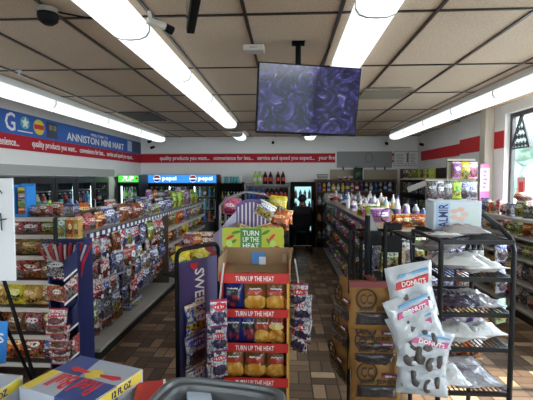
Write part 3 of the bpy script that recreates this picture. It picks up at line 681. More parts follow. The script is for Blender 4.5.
# wooden bottle shelving right of the fridge
wx0, wx1 = PY(315.8,190,9.45).x, PY(396,190,9.45).x
rack('bottle_shelf', 'long brown wooden shelf of bottles right of the glass-door fridge', wx0, wx1, 9.45, [.2,.62,1.02,1.34,1.60], woodm)
for k, z in enumerate((.2,.62,1.02,1.34)):
    n = 16
    stock(n, wx0+.04, wx1-.05, 9.58, z, lambda i, x, y, z: (lambda li: bottle((x,y,z+.001), li, RND.choice(['white','yellow','purple','black','red','blue']), RND.choice(['white','red','black','blue']), .04 if i % 3 else .05, RND.choice([.19,.21,.23]), f'{li} bottle, {ORD[i]} from the left on the {["lowest","second lowest","second highest","highest"][k]} wooden shelf, back wall', 'bottles on the wooden back shelf'))(RND.choice(['clear','white','blue','yellow','amber','clear','purple','red'])))
c = PY(313, 181, 9.6)
t = thing('wire_basket', 'empty black wire basket on top of the wooden bottle shelf', 'basket', (wx0+.17, 9.62, 1.602))
b = MB()
for z, s in ((0,.8),(.07,.9),(.13,1)): b.tube([(-.13*s,-.1*s,z+.006),(.13*s,-.1*s,z+.006),(.13*s,.1*s,z+.006),(-.13*s,.1*s,z+.006)], .005, 6, True)
for i in range(9):
    f = -1+i/4
    for sy in (-1,1): b.tube([(.13*f*.8,.08*sy,.006),(.13*f,.1*sy,.136)], .003, 5)
    b.tube([(.13*f*.8,-.08,.006),(.13*f*.8,.08,.006)], .003, 5)
b.obj('basket_wire', black, t)
c = PY(359, 178, 9.62)
t = tag(MB().pillow(.22, .3, .14, 5).obj('sack', mat('dark_green_sack', (.02,.06,.03), .4, noise=.4), None, (c.x, 9.6, 1.3605), smooth=True), 'dark green sack standing between the two tan wall panels', 'sack')
t.location.z = 1.602-.24*0; t.location.y = 9.72
for i, px in enumerate((340, 346, 351)):
    c = PY(px, 180, 9.7); tag(link('white_bag', bag_mesh('white', .12, .1, .07, i), None, (c.x, 9.72, 1.602)), f'small white bag lying on the wooden bottle shelf top, {ORD[i]} from the left', 'bag', 'white bags on the wooden shelf top')
# ------------------------------------------------------------------ seated person and chair
cx = PY(302, 230, 8.65).x
t = thing('dining_chair', 'black metal chair under the seated person near the fridge', 'chair', (cx, 8.65, 0))
MB().box(-.21, .21, -.2, .2, .45, .485, .012).obj('seat', blackp, t)
MB().box(-.2, .2, -.235, -.215, .62, .9, .008).obj('backrest', blackp, t)
for sx in (-1, 1):
    MB().tube([(sx*.205,-.205,.0),(sx*.205,-.225,.46),(sx*.2,-.24,.9)], .012).obj('leg', black, t)
    MB().tube([(sx*.2,.19,0),(sx*.19,.18,.46)], .012).obj('leg', black, t)
MB().tube([(-.2,-.21,.2),(.2,-.21,.2)], .008).obj('stretcher', steel, t)
pts = []; edges = []; rad = []
def pv(p, r, par=None):
    pts.append(p); rad.append(r); i = len(pts)-1
    if par is not None: edges.append((par, i))
    return i
pel = pv((0,-.04,.60), (.16,.12)); a = pv((0,-.07,.76), (.145,.11), pel); ch = pv((0,-.06,.92), (.16,.11), a)
nk = pv((0,-.03,1.05), (.055,.055), ch); h0 = pv((0,-.005,1.13), (.066,.075), nk); h1 = pv((0,.0,1.2), (.076,.09), h0); h2 = pv((0,-.005,1.255), (.06,.07), h1)
for s in (-1, 1):
    sh = pv((s*.17,-.05,.97), (.062,.062), ch); el = pv((s*.245,.02,.74), (.045,.045), sh); wr = pv((s*.15,.25,.66), (.028,.028), el)
    pm = pv((s*.13,.31,.65), (.034,.018), wr)
    for k, (dx, ln) in enumerate(((-.024,.068),(-.008,.078),(.008,.074),(.024,.058))):
        f1 = pv((s*(.13-dx),.345,.655), (.010,.010), pm); f2 = pv((s*(.13-dx),.345+ln*.55,.645), (.009,.009), f1); pv((s*(.13-dx),.345+ln*.9,.625), (.008,.008), f2)
    th = pv((s*.095,.29,.66), (.012,.012), wr); pv((s*.08,.33,.655), (.010,.010), th)
    hp = pv((s*.1,.02,.57), (.095,.085), pel); kn = pv((s*.14,.39,.55), (.062,.062), hp); an = pv((s*.14,.37,.10), (.042,.042), kn)
    ft = pv((s*.14,.42,.055), (.045,.04), an); pv((s*.15,.56,.04), (.04,.03), ft)
me = bpy.data.meshes.new('skeleton'); me.from_pydata(pts, edges, []); so_ = bpy.data.objects.new('skeleton', me); COL.objects.link(so_)
sk = so_.modifiers.new('skin', 'SKIN'); sb = so_.modifiers.new('sub', 'SUBSURF'); sb.levels = 2
for i, v in enumerate(me.skin_vertices[0].data): v.radius = rad[i]; v.use_root = (i == 0)
dg = bpy.context.evaluated_depsgraph_get(); body = bpy.data.meshes.new_from_object(so_.evaluated_get(dg)); bpy.data.objects.remove(so_)
for m_ in (mat('black_jacket', (.012,.012,.014), .8), mat('dark_trousers', (.015,.017,.025), .8), mat('skin', (.30,.17,.11), .5), mat('black_shoe', (.01,.01,.01), .5)): body.materials.append(m_)
for p in body.polygons:
    c = p.center; p.use_smooth = True
    p.material_index = 2 if (c.z > 1.045 or (c.y > .26 and .6 < c.z < .7)) else 3 if c.z < .085 else 1 if (c.z < .64 and not (abs(c.x) > .17 and c.y < .2 and c.z > .6)) else 0
body.name = 'person'
# the figure sits on the chair: drop so that the thighs rest on the seat
pr = link('person', body, None, (cx, 8.62, 0)); tag(pr, 'person in black jacket sitting on a chair, back turned, facing the fridge', 'person')
hb = MB(); bmesh.ops.create_uvsphere(hb.b, u_segments=18, v_segments=12, radius=1)
for v in hb.b.verts:
    c = v.co; r_ = .088 if c.y < .45 else .078
    v.co = Vector((c.x*.086, c.y*(.104 if c.y < 0 else .085)-.012, 1.205+c.z*.092+(.03*c.y if c.y > 0 else 0)))
bmesh.ops.delete(hb.b, geom=[v for v in hb.b.verts if v.co.y > .045 and v.co.z < 1.22], context='VERTS')
hb.obj('hair', mat('black_hair', (.008,.007,.007), .6), pr, smooth=True)
MB().tube([(0,.085,1.205),(0,.108,1.175),(0,.092,1.168)], [.01,.016,.012], 8).obj('nose', MATS['skin'], pr, smooth=True)
for s in (-1, 1):
    MB().lathe([(.004,-.022),(.013,-.01),(.014,.012),(.005,.024)], 8, (s*.084, .005, 1.185)).obj('ear', MATS['skin'], pr, smooth=True)
    MB().lathe([(.003,-.008),(.009,0),(.003,.008)], 8, (s*.032, .082, 1.208)).obj('eye', letw, pr)
MB().tube([(-.022,.083,1.143),(0,.09,1.14),(.022,.083,1.143)], .005, 6).obj('mouth', mat('lip', (.3,.1,.09), .5), pr)
MB().tube([(.062*math.cos(k*PI/8), -.03+.058*math.sin(k*PI/8), 1.055+.006*math.cos(k)) for k in range(16)], .014, 8, True).obj('collar', MATS['black_jacket'], pr)

# ------------------------------------------------------------------ left gondola
GX, GY0, GY1 = -2.05, 3.36, 8.2
t = thing('gondola_shelving', 'long cream gondola of hanging snack bags beside the left aisle', 'shelving', (GX, GY0, 0)); L = GY1-GY0
MB().box(-.38, .38, 0, L, 0, .085).obj('kick_plate', mat('black_kick', (.012,.012,.013), .5), t)
MB().box(-.40, .40, 0, L, .086, .12, .006).obj('base_deck', shelfm, t)
MB().box(-.015, .015, 0, L, .121, 1.30).obj('back_panel', mat('brown_pegboard', (.10,.075,.055), .7, noise=.2, nscale=40), t)
for sx in (1, -1):
    s = MB().box(.016*sx, .30*sx, 0, L, 1.12, 1.145).obj('top_shelf', shelfm, t)
    if sx > 0:
        r_ = MB().box(.301, .31, 0, L, 1.10, 1.15).obj('price_rail', mat('dark_blue_rail', (.03,.035,.10), .4), t)
        y = .04
        while y < L-.08:
            MB().box(.311, .313, y, y+.055, 1.107, 1.143).obj('price_tag', whitep, r_); y += .115
SPLIT = 5.62-GY0
for z in (.40, .66, .90):
    s = MB().box(.016, .33, SPLIT, L, z-.025, z).obj('shelf', shelfm, t)
    MB().box(.331, .338, SPLIT, L, z-.035, z+.01).obj('price_rail', mat('pale_rail', (.5,.45,.40), .5), s)
MB().box(.016, .34, SPLIT-.02, SPLIT, .121, 1.118).obj('divider', mat('brown_pegboard'), t)
bagcols = 'white|banded white|silver|maroon|red|red|navy|navy|black|black|navy|clear|blue|green|maroon|white|silver'
rowz = (1.095, .895, .695, .505); rname = ('top', 'second', 'third', 'lowest'); NC = 14
for r, zt in enumerate(rowz):
    for i in range(NC):
        y = GY0+.1+i*(SPLIT-.16)/(NC-1)+RND.uniform(-.02,.02); cn = pick(bagcols)
        w, h = RND.uniform(.15,.195), RND.uniform(.21,.27)
        w = round(w/.015)*.015; h = round(h/.02)*.02; xo = .25+RND.uniform(-.05,.03); zt += RND.uniform(-.02,.02)
        hk_ = MB().tube([(.016, y-GY0, zt-.005),(xo+.03, y-GY0, zt-.005),(xo+.035, y-GY0, zt+.01)], .004, 5).obj('peg_hook', steel, t)
        MB().box(xo+.036, xo+.040, y-GY0-.02, y-GY0+.02, zt-.016, zt+.018).obj('price_tag', whitep, hk_)
        o = goods('bag', cn, w, h, .06, (GX+xo, y, zt-.012-h), PI/2+RND.uniform(-.3,.3), f'{cn} hanging bag, {ORD[i]} from the near end of the {rname[r]} hook row, cooler-side gondola', 'bags hanging on the left gondola hooks', i+r)
        o.rotation_euler.y = RND.uniform(-.06,.06); o.rotation_euler.x = RND.uniform(-.08,.04)
        if r < 3:      # a second bag deeper on the hook
            cn2 = cn
            goods('bag', cn2, w, h, .06, (GX+xo-.105, y+RND.uniform(-.01,.01), zt-.012-h), PI/2+RND.uniform(-.15,.15), f'{cn2} bag behind the {ORD[i]} front bag, {rname[r]} hook row, cooler-side gondola', 'bags hanging on the left gondola hooks', i+r+1)
# goods on top: front row and the far side row
topcols = 'navy|navy|black|navy|maroon|blue|black|orange|navy|silver|green|red|white'
for rr_, (xo, nm, n) in enumerate(((.17, 'front', 26), (-.16, 'rear', 22))):
    for i in range(n):
        y = GY0+.12+i*(L-.25)/(n-1); cn = pick(topcols); k = RND.choice(['bag','bag','box'])
        h = RND.choice([.13,.16,.2]) if rr_ == 0 else RND.choice([.16,.2,.23])
        if y < 3.9: h += .03
        if y > 6.3: h += .08; cn = pick('red|white|green|purple|black|orange|silver|lime')
        goods(k, cn, .21 if k == 'bag' else .15, h, .10, (GX+xo+RND.uniform(-.03,.03), y, 1.1465), PI/2+RND.uniform(-.25,.25),
              f'{cn} {"bag" if k == "bag" else "carton"} on the cooler-side gondola top, {ORD[i]} from the near end of the {nm} row', 'goods on top of the cooler-side gondola', i)
for r, (z, nm) in enumerate(((.121,'base deck'),(.401,'low shelf'),(.661,'middle shelf'),(.901,'high shelf'))):
    for i in range(12):
        y = 5.62+.12+i*(GY1-5.62-.22)/11; cn = pick('gold|brown|maroon|yellow|orange|purple|green|silver|cream|navy|red|black'); k = RND.choice(['bag','box','bag'])
        goods(k, cn, .19 if k == 'bag' else .16, .2 if r else .22, .1, (GX+.23, y, z+.001), PI/2+RND.uniform(-.2,.2),
              f'{cn} {"bag" if k == "bag" else "carton"}, {ORD[i]} from the near end of the {nm}, far cooler-side gondola', 'goods on the far cooler-side gondola shelves', i)
# blue carton and low bags on the near deck
c = PX(120, 312, -1.85)
tag(link('carton', box_mesh('blue', .36, .09, .16), None, (-1.86, 4.55, .1215), PI/2), 'flat blue carton lying on the cream base deck below the hanging bags', 'carton')
for i, cn in enumerate(('white','clear','maroon')):
    o = goods('bag', cn, .2, .24, .08, (-1.83, 3.55+i*.27, .1215), PI/2-.3, f'{cn} bag standing on the near base deck of the cooler-side gondola', 'bags standing on the near deck', i)

# ------------------------------------------------------------------ end cap facing the camera
EX0, EX1, EY = -2.52, -1.83, 3.03
t = thing('end_cap_shelf', 'dark end-cap shelf unit of snack bags facing the counter', 'shelving', (EX0, EY, 0)); W = EX1-EX0
ZS = [.13,.36,.585,.81,1.01,1.18,1.32]
MB().box(0, W, .285, .3, 0, 1.32).obj('back_panel', mat('brown_pegboard'), t)
for sx in (0, W-.02): MB().box(sx, sx+.02, .0, .284, 0, 1.32).obj('side_panel', mat('black_kick'), t)
for z in ZS:
    s = MB().box(.021, W-.021, .02, .284, z-.022, z).obj('shelf', mat('dark_shelf', (.05,.045,.04), .5), t)
    MB().box(.021, W-.021, .005, .019, z-.028, z+.006).obj('price_rail', mat('pale_rail'), s)
pal = (['brown','orange','maroon','silver'],['maroon','brown','red','brown'],['gold','yellow','gold','cream'],['maroon','red','maroon','brown'],['yellow','brown','gold','blue'],['red','red','green','black'],['blue','clear','silver','teal'])
hs = (.19,.18,.19,.16,.125,.115,.2)
for r, z in enumerate(ZS[:6]):
    for i in range(4):
        cn = pal[r][i % 4] if r not in (5,) else ['silver','red','red','green'][i]
        x = EX0+.11+i*(W-.22)/3
        goods('bag', cn, .17, hs[r], .09, (x, EY+.11, z+.001), RND.uniform(-.2,.2), f'{cn} snack bag, {ORD[i]} from the left on the {["bottom","second","third","fourth","fifth","sixth"][r]} end-cap shelf', 'bags on the end-cap shelves', i+r)
        goods('bag', cn, .17, hs[r], .08, (x+.01, EY+.22, z+.001), RND.uniform(-.1,.1), f'{cn} bag behind the {ORD[i]} one from left, {["bottom","second","third","fourth","fifth","sixth"][r]} end-cap shelf', 'bags on the end-cap shelves', i+r+1)
# things standing on top of the end cap
c0, c1 = PY(13, 215, EY+.12), PY(29, 215, EY+.12)
t = thing('counter_display', 'bright blue card display with coloured packets on top of end cap', 'display', ((c0.x+c1.x)/2, EY+.14, 1.3215))
bl = mat('bright_blue_card', (.02,.22,.65), .45)
MB().box(-.08, -.035, -.06, .06, 0, .26).box(-.035, .08, .04, .06, 0, .27).box(-.035, .08, -.06, .04, 0, .02).box(.065, .08, -.06, .04, .02, .25).obj('card_box', bl, t)
for k, (cn) in enumerate(('orange','lime','red','yellow')):
    link('packet', box_mesh(cn, .07, .05, .04), t, (.012, 0, .022+.056*k))
for i, (px, cn, hh) in enumerate(((35,'silver',.09),(40,'clear',.07),(46,'maroon',.1),(53,'red',.09),(60,'maroon',.12))):
    c = PY(px-2, 215, EY+.13); goods('bag', cn, .10, hh, .06, (c.x, EY+.13, 1.3215), RND.uniform(-.3,.3), f'small {cn} packet on the end cap top, {ORD[i]} from the blue display', 'packets on the end-cap top', i)
for i, (px, cn) in enumerate(((65,'teal'),(73,'orange'),(79,'gold'))):
    c = PY(px, 230, 2.99); goods('box', cn, .06 if i == 0 else .048, .16, .06, (c.x, 2.97, 1.1715), 0, f'upright {cn} carton on top of the navy meat stick display', 'cartons on the meat stick display')
# meat stick display in front of the end cap's right side
m0, m1 = PY(51, 300, 2.83).x, PY(81, 300, 2.83).x
t = thing('stick_display', 'navy and red card display of meat sticks by the end cap', 'display', (m0, 2.80, 0)); W = m1-m0
MB().box(0, W, .12, .22, 0, 1.17).box(W-.012, W, .0, .12, 0, 1.16).box(0, .012, .0, .12, 0, 1.02).box(.012, W-.012, 0, .12, 0, .05).obj('card_body', navym, t)
for k, z in enumerate((.30, .52, .74, .92)):
    b = MB().prism([(0,z),(W*.55,z-.02),(W*.55,z+.10),(0,z+.12)], -.012, -.001); p_ = b.obj('pocket_front', wrap('black') if k % 2 else wrap('maroon'), t)
    MB().prism([(W*.56,z-.04),(W,z+.05),(W,z+.2),(W*.56,z+.11)], -.012, -.001).obj('pocket_side', navym if k % 2 else wrap('red'), t)
    MB().prism([(W*.56,z-.045),(W,z+.042),(W,z+.058),(W*.56,z-.027)], -.0145, -.0125).obj('white_streak', letw, t)
st = mat('stick_wrapper', (.40,.02,.03), .3, noise=.5, nscale=40); stw = mat('stick_pale', (.55,.42,.42), .3)
k = 0
for i in range(16):
    x = .012+i*(W-.024)/15; lean = (-.10+.016*i)*.8+.02*((i*7) % 3-1)
    o = MB().tube([(x, .05, .88),(x+lean*.3, .045, 1.0),(x+lean, .03, 1.13+.012*(i % 3))], .009, 6).obj('meat_stick', stw if i % 3 == 1 else st, None, (m0, 2.80, 0))
    tag(o, f'thin {"pale" if i % 3 == 1 else "red"} wrapped meat stick, {ORD[i]} from the left in the navy display', 'meat stick', 'meat sticks in the navy display')
for i in range(6):
    z0 = .26+.062*i; c = PY(59, 340, 2.76)
    o = link('nut_bag', bag_mesh('white' if i % 2 else 'clear', .14, .13, .045, i % 3), None, (c.x+.01*(i % 2), 2.735-.012*i+.03, z0), RND.uniform(-.2,.2)); o.rotation_euler.x = -.35
    tag(o, f'white and brown nut bag on a strip by the meat stick display, {ORD[i]} from below', 'bag', 'nut bags hanging by the meat stick display')
# easel sign and blue card at the left edge
e0, e1 = PY(12, 178, 2.3), PY(17.5, 280, 2.3)
t = thing('easel_sign', 'white hand-written board on a black easel at the left edge', 'sign', (0, 2.3, 0))
MB().hexa([(e0.x-.55,0,e0.z-.01),(e0.x,0,e0.z),(e1.x,-.02,e1.z),(e1.x-.55,-.02,e1.z)],[(e0.x-.55,.012,e0.z-.01),(e0.x,.012,e0.z),(e1.x,-.008,e1.z),(e1.x-.55,-.008,e1.z)]).obj('board', mat('white_board', (.78,.8,.83), .5), t)
c = PY(2.5, 221, 2.29); ink = mat('black_ink', (.02,.02,.03), .6)
MB().tube([(c.x+.0,-.024,c.z+.05),(c.x+.004,-.024,c.z-.055)], .004, 6).tube([(c.x-.04,-.024,c.z+.004),(c.x+.035,-.024,c.z+.014)], .004, 6).tube([(c.x-.03,-.022,c.z+.17),(c.x+.0,-.022,c.z+.185),(c.x+.012,-.022,c.z+.165)], .004, 6).obj('handwriting', ink, t)
for (a, b_) in (((4,280),(58,459)), ((-60,280),(-112,459))):
    p, r_ = PY(*a, 2.3), PY(*b_, 2.3); MB().tube([(p.x, .0, p.z+.25),(p.x, .0, p.z),(r_.x, -.03, .012)], .011, 8).obj('leg', black, t)
p, r_ = PY(1,290,2.5), PY(40,430,2.8); MB().tube([(p.x, .05, p.z+.1),(r_.x, .5, .012)], .011, 8).obj('leg', black, t)
p, r_ = PY(-2, 323, 1.9), PY(5.5, 325, 1.9)
t = thing('small_sign', 'small bright blue card leaning at the left edge below the board', 'sign', (p.x-.2, 1.9, p.z-.24), .1)
MB().prism([(0,0),(.215,.02),(.235,.24),(0,.24)], 0, .006).obj('card', bl, t)
letters('S', .03, .05, (.20, -.004, .155), letw, t)
b = MB().tube([(.12,.02,-.72-0.0),(.12,.012,.1)], .008, 8).box(.02, .22, -.08, .1, -(p.z-.24), -(p.z-.24)+.012); b.obj('stand', black, t)
# ------------------------------------------------------------------ counter in the foreground
t = thing('checkout_counter', 'dark-topped checkout counter under the drink cases at the bottom edge', 'counter', (-.8, .9, 0))
MB().box(-.95, .9, -.55, .52, .775, .808, .006).obj('worktop', mat('dark_laminate', (.03,.03,.03), .4), t)
MB().box(-.9, .85, -.5, .46, 0, .7745).obj('cabinet', mat('grey_laminate', (.2,.2,.2), .5), t)
def case_mat(L, D):
    m = bpy.data.materials.new('blue_silver_case'); m.use_nodes = True; q = NB(m.node_tree); b = m.node_tree.nodes['Principled BSDF']
    tc = q.n('ShaderNodeTexCoord'); s = q.n('ShaderNodeSeparateXYZ'); m.node_tree.links.new(tc.outputs['Object'], s.inputs[0])
    a = q.m('GREATER_THAN', q.m('ADD', s.outputs[0], q.m('MULTIPLY', s.outputs[1], .25)), L*.54); c = q.m('GREATER_THAN', s.outputs[1], D*.5)
    f = q.m('ABSOLUTE', q.m('SUBTRACT', a, c))
    col = q.mix(f, (.42,.46,.54), (.035,.07,.27))
    m.node_tree.links.new(col, b.inputs['Base Color']); b.inputs['Roughness'].default_value = .3
    return m
A, B, D = PZ(81,355,.95), PZ(143,369,.95), PZ(25,388,.95)
def drink_case(A, B, D, label):
    u = (B-A); L = u.length; u.normalize(); v = (A-D); dl = v.length; ang = math.atan2(u.y, u.x)
    org = Vector((-u.y, u.x, 0)); fr = A-org*dl                     # front-left corner
    t = thing('drink_case', label, 'box', (fr.x, fr.y, .809), ang, 'energy drink cases on the counter')
    MB().box(0, L, 0, dl, 0, .141, .003).obj('carton', case_mat(L, dl), t)
    yl = mat('yellow_print', (.75,.58,.06), .4)
    MB().box(.004, .045, .004, dl*.5, .1413, .1421).obj('yellow_strip', yl, t); MB().box(L+.0003, L+.0011, dl*.1, dl*.96, .105, .138).obj('yellow_strip', yl, t)
    MB().box(L*.99-.0, L-.001, .004, dl-.004, .1412, .142).obj('edge_strip', yl, t)
    o = letters('Red Bull', L*.62, .085, (L*.52, dl*.32, .1422), letr, t, rx=0, rz=PI)
    o.scale.z = .5
    MB().prism([(L*.56+.035*math.cos(k*PI/8), dl*.62+.028*math.sin(k*PI/8)) for k in range(16)], .1413, .1424, 'z').obj('sun_mark', yl, t)
    for s in (-1, 1):
        MB().prism([(L*.56+s*.02,dl*.64),(L*.56+s*.10,dl*.69),(L*.56+s*.115,dl*.64),(L*.56+s*.09,dl*.58),(L*.56+s*.03,dl*.60)], .1415, .1428, 'z').obj('bull_mark', letr, t)
    o = letters('12 FL OZ', dl*.35, .022, (L+.0016, dl*.57, .121), mat('dark_blue_print', (.02,.03,.15), .5), t, rz=PI/2)
    return L, dl
drink_case(A, B, D, 'blue and silver energy drink case on the counter, its whole top in view')
B2 = PZ(23, 375, .95); A2 = B2+Vector((-.30,.03,0)); D2 = A2+Vector((-.03,-.28,0))
drink_case(A2, B2, D2, 'partly visible energy drink case beside the easel legs, yellow corner showing')
c = PZ(151, 386, .9)
t = thing('small_carton', 'small red and white carton between the drink case and grey tray', 'carton', (c.x+.015, c.y-.05, .809), .3)
MB().box(-.05, .05, -.07, .07, 0, .10, .003).obj('box', redc, t); MB().box(-.0515, -.0501, -.05, .05, .02, .085).obj('label_patch', mat('pale_label', (.6,.65,.55), .5), t); MB().box(.042, .0505, -.0705, .0705, .1, .1012).obj('white_edge', letw, t)
# grey tray
c = PZ(214, 432, .93)
t = thing('grey_tray', 'grey plastic tray with stepped rim at the bottom edge', 'tray', (-.225, 1.165, .805), -.17)
def ring(rx, ry, z, n=48, e=5.0):
    return [(math.copysign(abs(math.cos(a))**(2/e), math.cos(a))*rx, math.copysign(abs(math.sin(a))**(2/e), math.sin(a))*ry, z) for a in (2*PI*k/n for k in range(n))]
b = MB(); prof = [(.19,.14,0),(.215,.165,.10),(.215,.165,.125),(.208,.158,.13),(.195,.145,.13),(.19,.14,.118),(.178,.128,.118),(.174,.124,.124),(.166,.116,.124),(.162,.112,.112),(.15,.10,.03)]
rings = [[b.b.verts.new(p) for p in ring(*q_)] for q_ in prof]
for R1, R2 in zip(rings, rings[1:]):
    for k in range(48): b.b.faces.new((R1[k], R1[(k+1) % 48], R2[(k+1) % 48], R2[k]))
b.b.faces.new(rings[0][::-1]); b.b.faces.new(rings[-1]); b.obj('tray_shell', mat('grey_plastic', (.10,.108,.112), .4), t)
tag(MB().box(-.05, .03, -.06, .07, 0, .07, .004).obj('receipt_pad', mat('pale_blue', (.5,.6,.75), .5), None, (-.27, 1.24, .84), .3), 'pale blue paper pad lying in the grey tray', 'pad')

# ------------------------------------------------------------------ rack with the purple SWEET panel
lp, rp_ = Vector((-.715, 2.52, 0)), Vector((-.495, 2.83, 0)); dv_ = (rp_-lp); L = dv_.length; ang = math.atan2(dv_.y, dv_.x)
t = thing('wire_rack', 'black hoop rack with purple lettered side panel left of red display', 'rack', lp, ang)
def hoop(L, H, r=.05):
    p = [(0,0,.012),(0,0,H-r)]+[(r-r*math.cos(a), 0, H-r+r*math.sin(a)) for a in (PI/8,PI/4,3*PI/8)]+[(r,0,H),(L-r,0,H)]+[(L-r+r*math.sin(a), 0, H-r+r*math.cos(a)) for a in (PI/8,PI/4,3*PI/8)]+[(L,0,H-r),(L,0,.012)]
    return p
MB().tube(hoop(L, 1.165), .0145, 8).obj('hoop_frame', black, t)
pur = mat('purple_panel', (.075,.06,.17), .5)
MB().box(.016, L-.016, -.004, .004, .12, 1.08).obj('side_panel', pur, t)
letters('SWEET', .31, .085, (L-.19, -.008, .86), letw, t, rx=PI/2, ry=PI/2)
letters('TO', .12, .085, (L-.19, -.008, .42), letw, t, rx=PI/2, ry=PI/2)
MB().prism([(L*.38+.03*math.sin(k*PI/8)**3*1.2, 1.04+.002*(13*math.cos(k*PI/8)-5*math.cos(k*PI/4)-2*math.cos(3*k*PI/8))) for k in range(16)], -.0075, -.0045).obj('heart_mark', letr, t)
for sx in (0, L): MB().tube([(sx,-.18,.012),(sx,.18,.012)], .012).obj('foot', black, t)
for z in (.98,): MB().box(.0, L, .006, .15, z, z+.012).obj('shelf', black, t)
def onrack(x, y, z): return (lp.x+x*math.cos(ang)-y*math.sin(ang), lp.y+x*math.sin(ang)+y*math.cos(ang), z)
for i, (x, z, cn) in enumerate(((.115,.585,'blue'),(.11,.375,'silver'),(.115,.165,'blue'))):
    o = goods('bag', cn, .195, .215, .06, onrack(x, -.05, z), ang+.1, f'{cn} candy bag hanging on the purple panel, {ORD[i]} from the top', 'bags hanging on the purple panel', i)
    tag(link('peg_hook', MB().tube([(0,0,0),(0,-.05,0),(0,-.056,.012)], .004, 5).mesh('peg_hook', steel), None, onrack(x, -.0045, z+.213), ang), f'small steel hook over the {ORD[i]} bag on the purple panel', 'hook', 'hooks on the purple panel')
for i, (px, py, yy, a) in enumerate(((186,266,2.72,.3),(196,266,2.80,-.3),(203,263,2.92,.3),(181,262,2.86,.5))):
    c = PY(px, py, yy); o = goods('bag', 'yellow', .12, .135, .06, (c.x, yy, .995), a, f'yellow bag on the top tray of the hoop rack, {ORD[i]} of the four', 'yellow bags on the hoop rack', i)
    o.rotation_euler.x = -.4; o.rotation_euler.y = .3 if i % 2 else -.4

# ------------------------------------------------------------------ red floor display
FY = 2.40
x0, x1 = PY(220,330,FY).x, PY(288.5,330,FY).x; W = x1-x0
t = thing('floor_display', 'red cardboard floor display of spicy snack bags, open kraft top tray', 'display', (x0, FY, 0))
zs = [(PY(254,a,FY).z, PY(254,b,FY).z) for a, b in ((273.5,283),(309,317),(343,351.5),(377.5,386))]
DPT = .36
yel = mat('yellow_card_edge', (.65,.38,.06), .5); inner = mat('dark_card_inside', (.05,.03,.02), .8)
ztop = zs[0][0]-.01
for sx, nm in ((0,-.0),(W-.012,0)):
    MB().box(sx, sx+.012, .012, DPT, 0, ztop).obj('side_panel', redc, t)
MB().box(W+.0003, W+.006, .02, DPT-.01, .02, ztop).box(W-.011, W+.004, .001, .0115, .1, zs[0][1]).obj('yellow_edge', yel, t)
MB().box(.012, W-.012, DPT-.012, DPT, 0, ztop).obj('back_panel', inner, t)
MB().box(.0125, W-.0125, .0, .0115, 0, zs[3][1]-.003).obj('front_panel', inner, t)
for i, (za, zb) in enumerate(zs):
    s = MB().box(.0125, W-.0125, .013, DPT-.013, zb, zb+.008).obj('shelf', kraft, t)
    l = MB().box(.0, W, -.010, .0, zb, za).obj('header_strip', redc, t)
    letters('TURN UP THE HEAT', W*.56, .030, (W*.51, -.0125, (za+zb)/2), letw, l)
# kraft tray on top
zt = PY(256, 248, FY+.34).z; zl = zs[0][0]
b = MB().hexa([(-.01,DPT-.02,zl-.05),(W+.01,DPT-.02,zl-.05),(W+.035,DPT+.0,zt),(-.035,DPT,zt)], [(-.01,DPT-.012,zl-.05),(W+.01,DPT-.012,zl-.05),(W+.035,DPT+.008,zt),(-.035,DPT+.008,zt)])
b.obj('tray_back', kraft, t)
for s, xx in ((-1, 0), (1, W)):
    MB().prism([(.0,zl-.05),(DPT-.021,zl-.05),(DPT-.003,zt-.004),(.02,zl+.09),(.0,zl+.0)], xx+(-.012 if s < 0 else .004), xx+(-.004 if s < 0 else .012), 'x').obj('tray_side', kraft, t)
MB().box(0, W, .0, DPT-.022, zl-.022, zl-.016).obj('tray_floor', kraft, t)
MB().prism([(-.0,zl),(W*.38,zl),(W*.42,zl-.004),(W*.44,zl+.008),(W*.58,zl+.008),(W*.6,zl-.004),(W*.64,zl),(W,zl),(W,zl+.004),(0,zl+.004)], -.0098, -.001).obj('tray_lip', redc, t)
MB().box(W*.40, W*.62, DPT-.0265, DPT-.0215, zt-.11, zt-.03).obj('blue_sticker', mat('sticker_blue', (.05,.2,.5), .4), t)
MB().box(W*.52, W*.63, DPT-.0285, DPT-.0268, zt-.115, zt-.06).obj('white_sticker', mat('sticker_white', (.6,.62,.66), .4), t)
MB().box(W*.90, W*.97, DPT-.030, DPT-.028, zl+.0, zl+.06).obj('tab', mat('pale_kraft', (.4,.28,.17), .8), t)
# header card
h0, h1 = PY(223,227,2.80), PY(284,250.5,2.80)
hc = MB().prism([(h0.x-x0,h1.z-.02),(h1.x-x0,h1.z-.02),(h1.x-x0,h0.z-.01),(h1.x-x0-.015,h0.z),(h0.x-x0+.015,h0.z),(h0.x-x0,h0.z-.01)], DPT+.01, DPT+.016).obj('header_card', mat('lime_yellow_card', (.46,.50,.03), .5), t)
gx = (h0.x+h1.x)/2-x0-.015; gz = (h0.z+h1.z)/2; gr = mat('leaf_green', (.05,.22,.03), .5)
MB().box(gx-.075, gx+.075, DPT+.006, DPT+.0095, h1.z-.015, h0.z-.004).obj('green_block', gr, hc)
for k, ln in enumerate(('TURN','UP THE','HEAT')): letters(ln, .115, .036, (gx, DPT+.003, gz+.045-.045*k), letw, hc)
rr = random.Random(5)
for s in (-1, 1):
    for k in range(4):
        px_ = gx+s*(.105+.03*(k % 2)+.025*k*.5); pz_ = gz+.05-.035*k; an = rr.uniform(-1, 1)
        MB().prism([(px_+.034*math.cos(a)*math.cos(an)-.011*math.sin(a)*math.sin(an), pz_+.034*math.cos(a)*math.sin(an)+.011*math.sin(a)*math.cos(an)) for a in (2*PI*j/12 for j in range(12))], DPT+.006+.0005*k, DPT+.0095).obj('pepper_mark' if k % 2 else 'leaf_mark', letr if k % 2 else gr, hc)
    MB().prism([(gx+s*.155+.024*math.cos(a), gz-.03+.024*math.sin(a)) for a in (2*PI*j/14 for j in range(14))], DPT+.004, DPT+.0055).obj('lime_slice', mat('lime_slice', (.45,.65,.15), .5), hc)
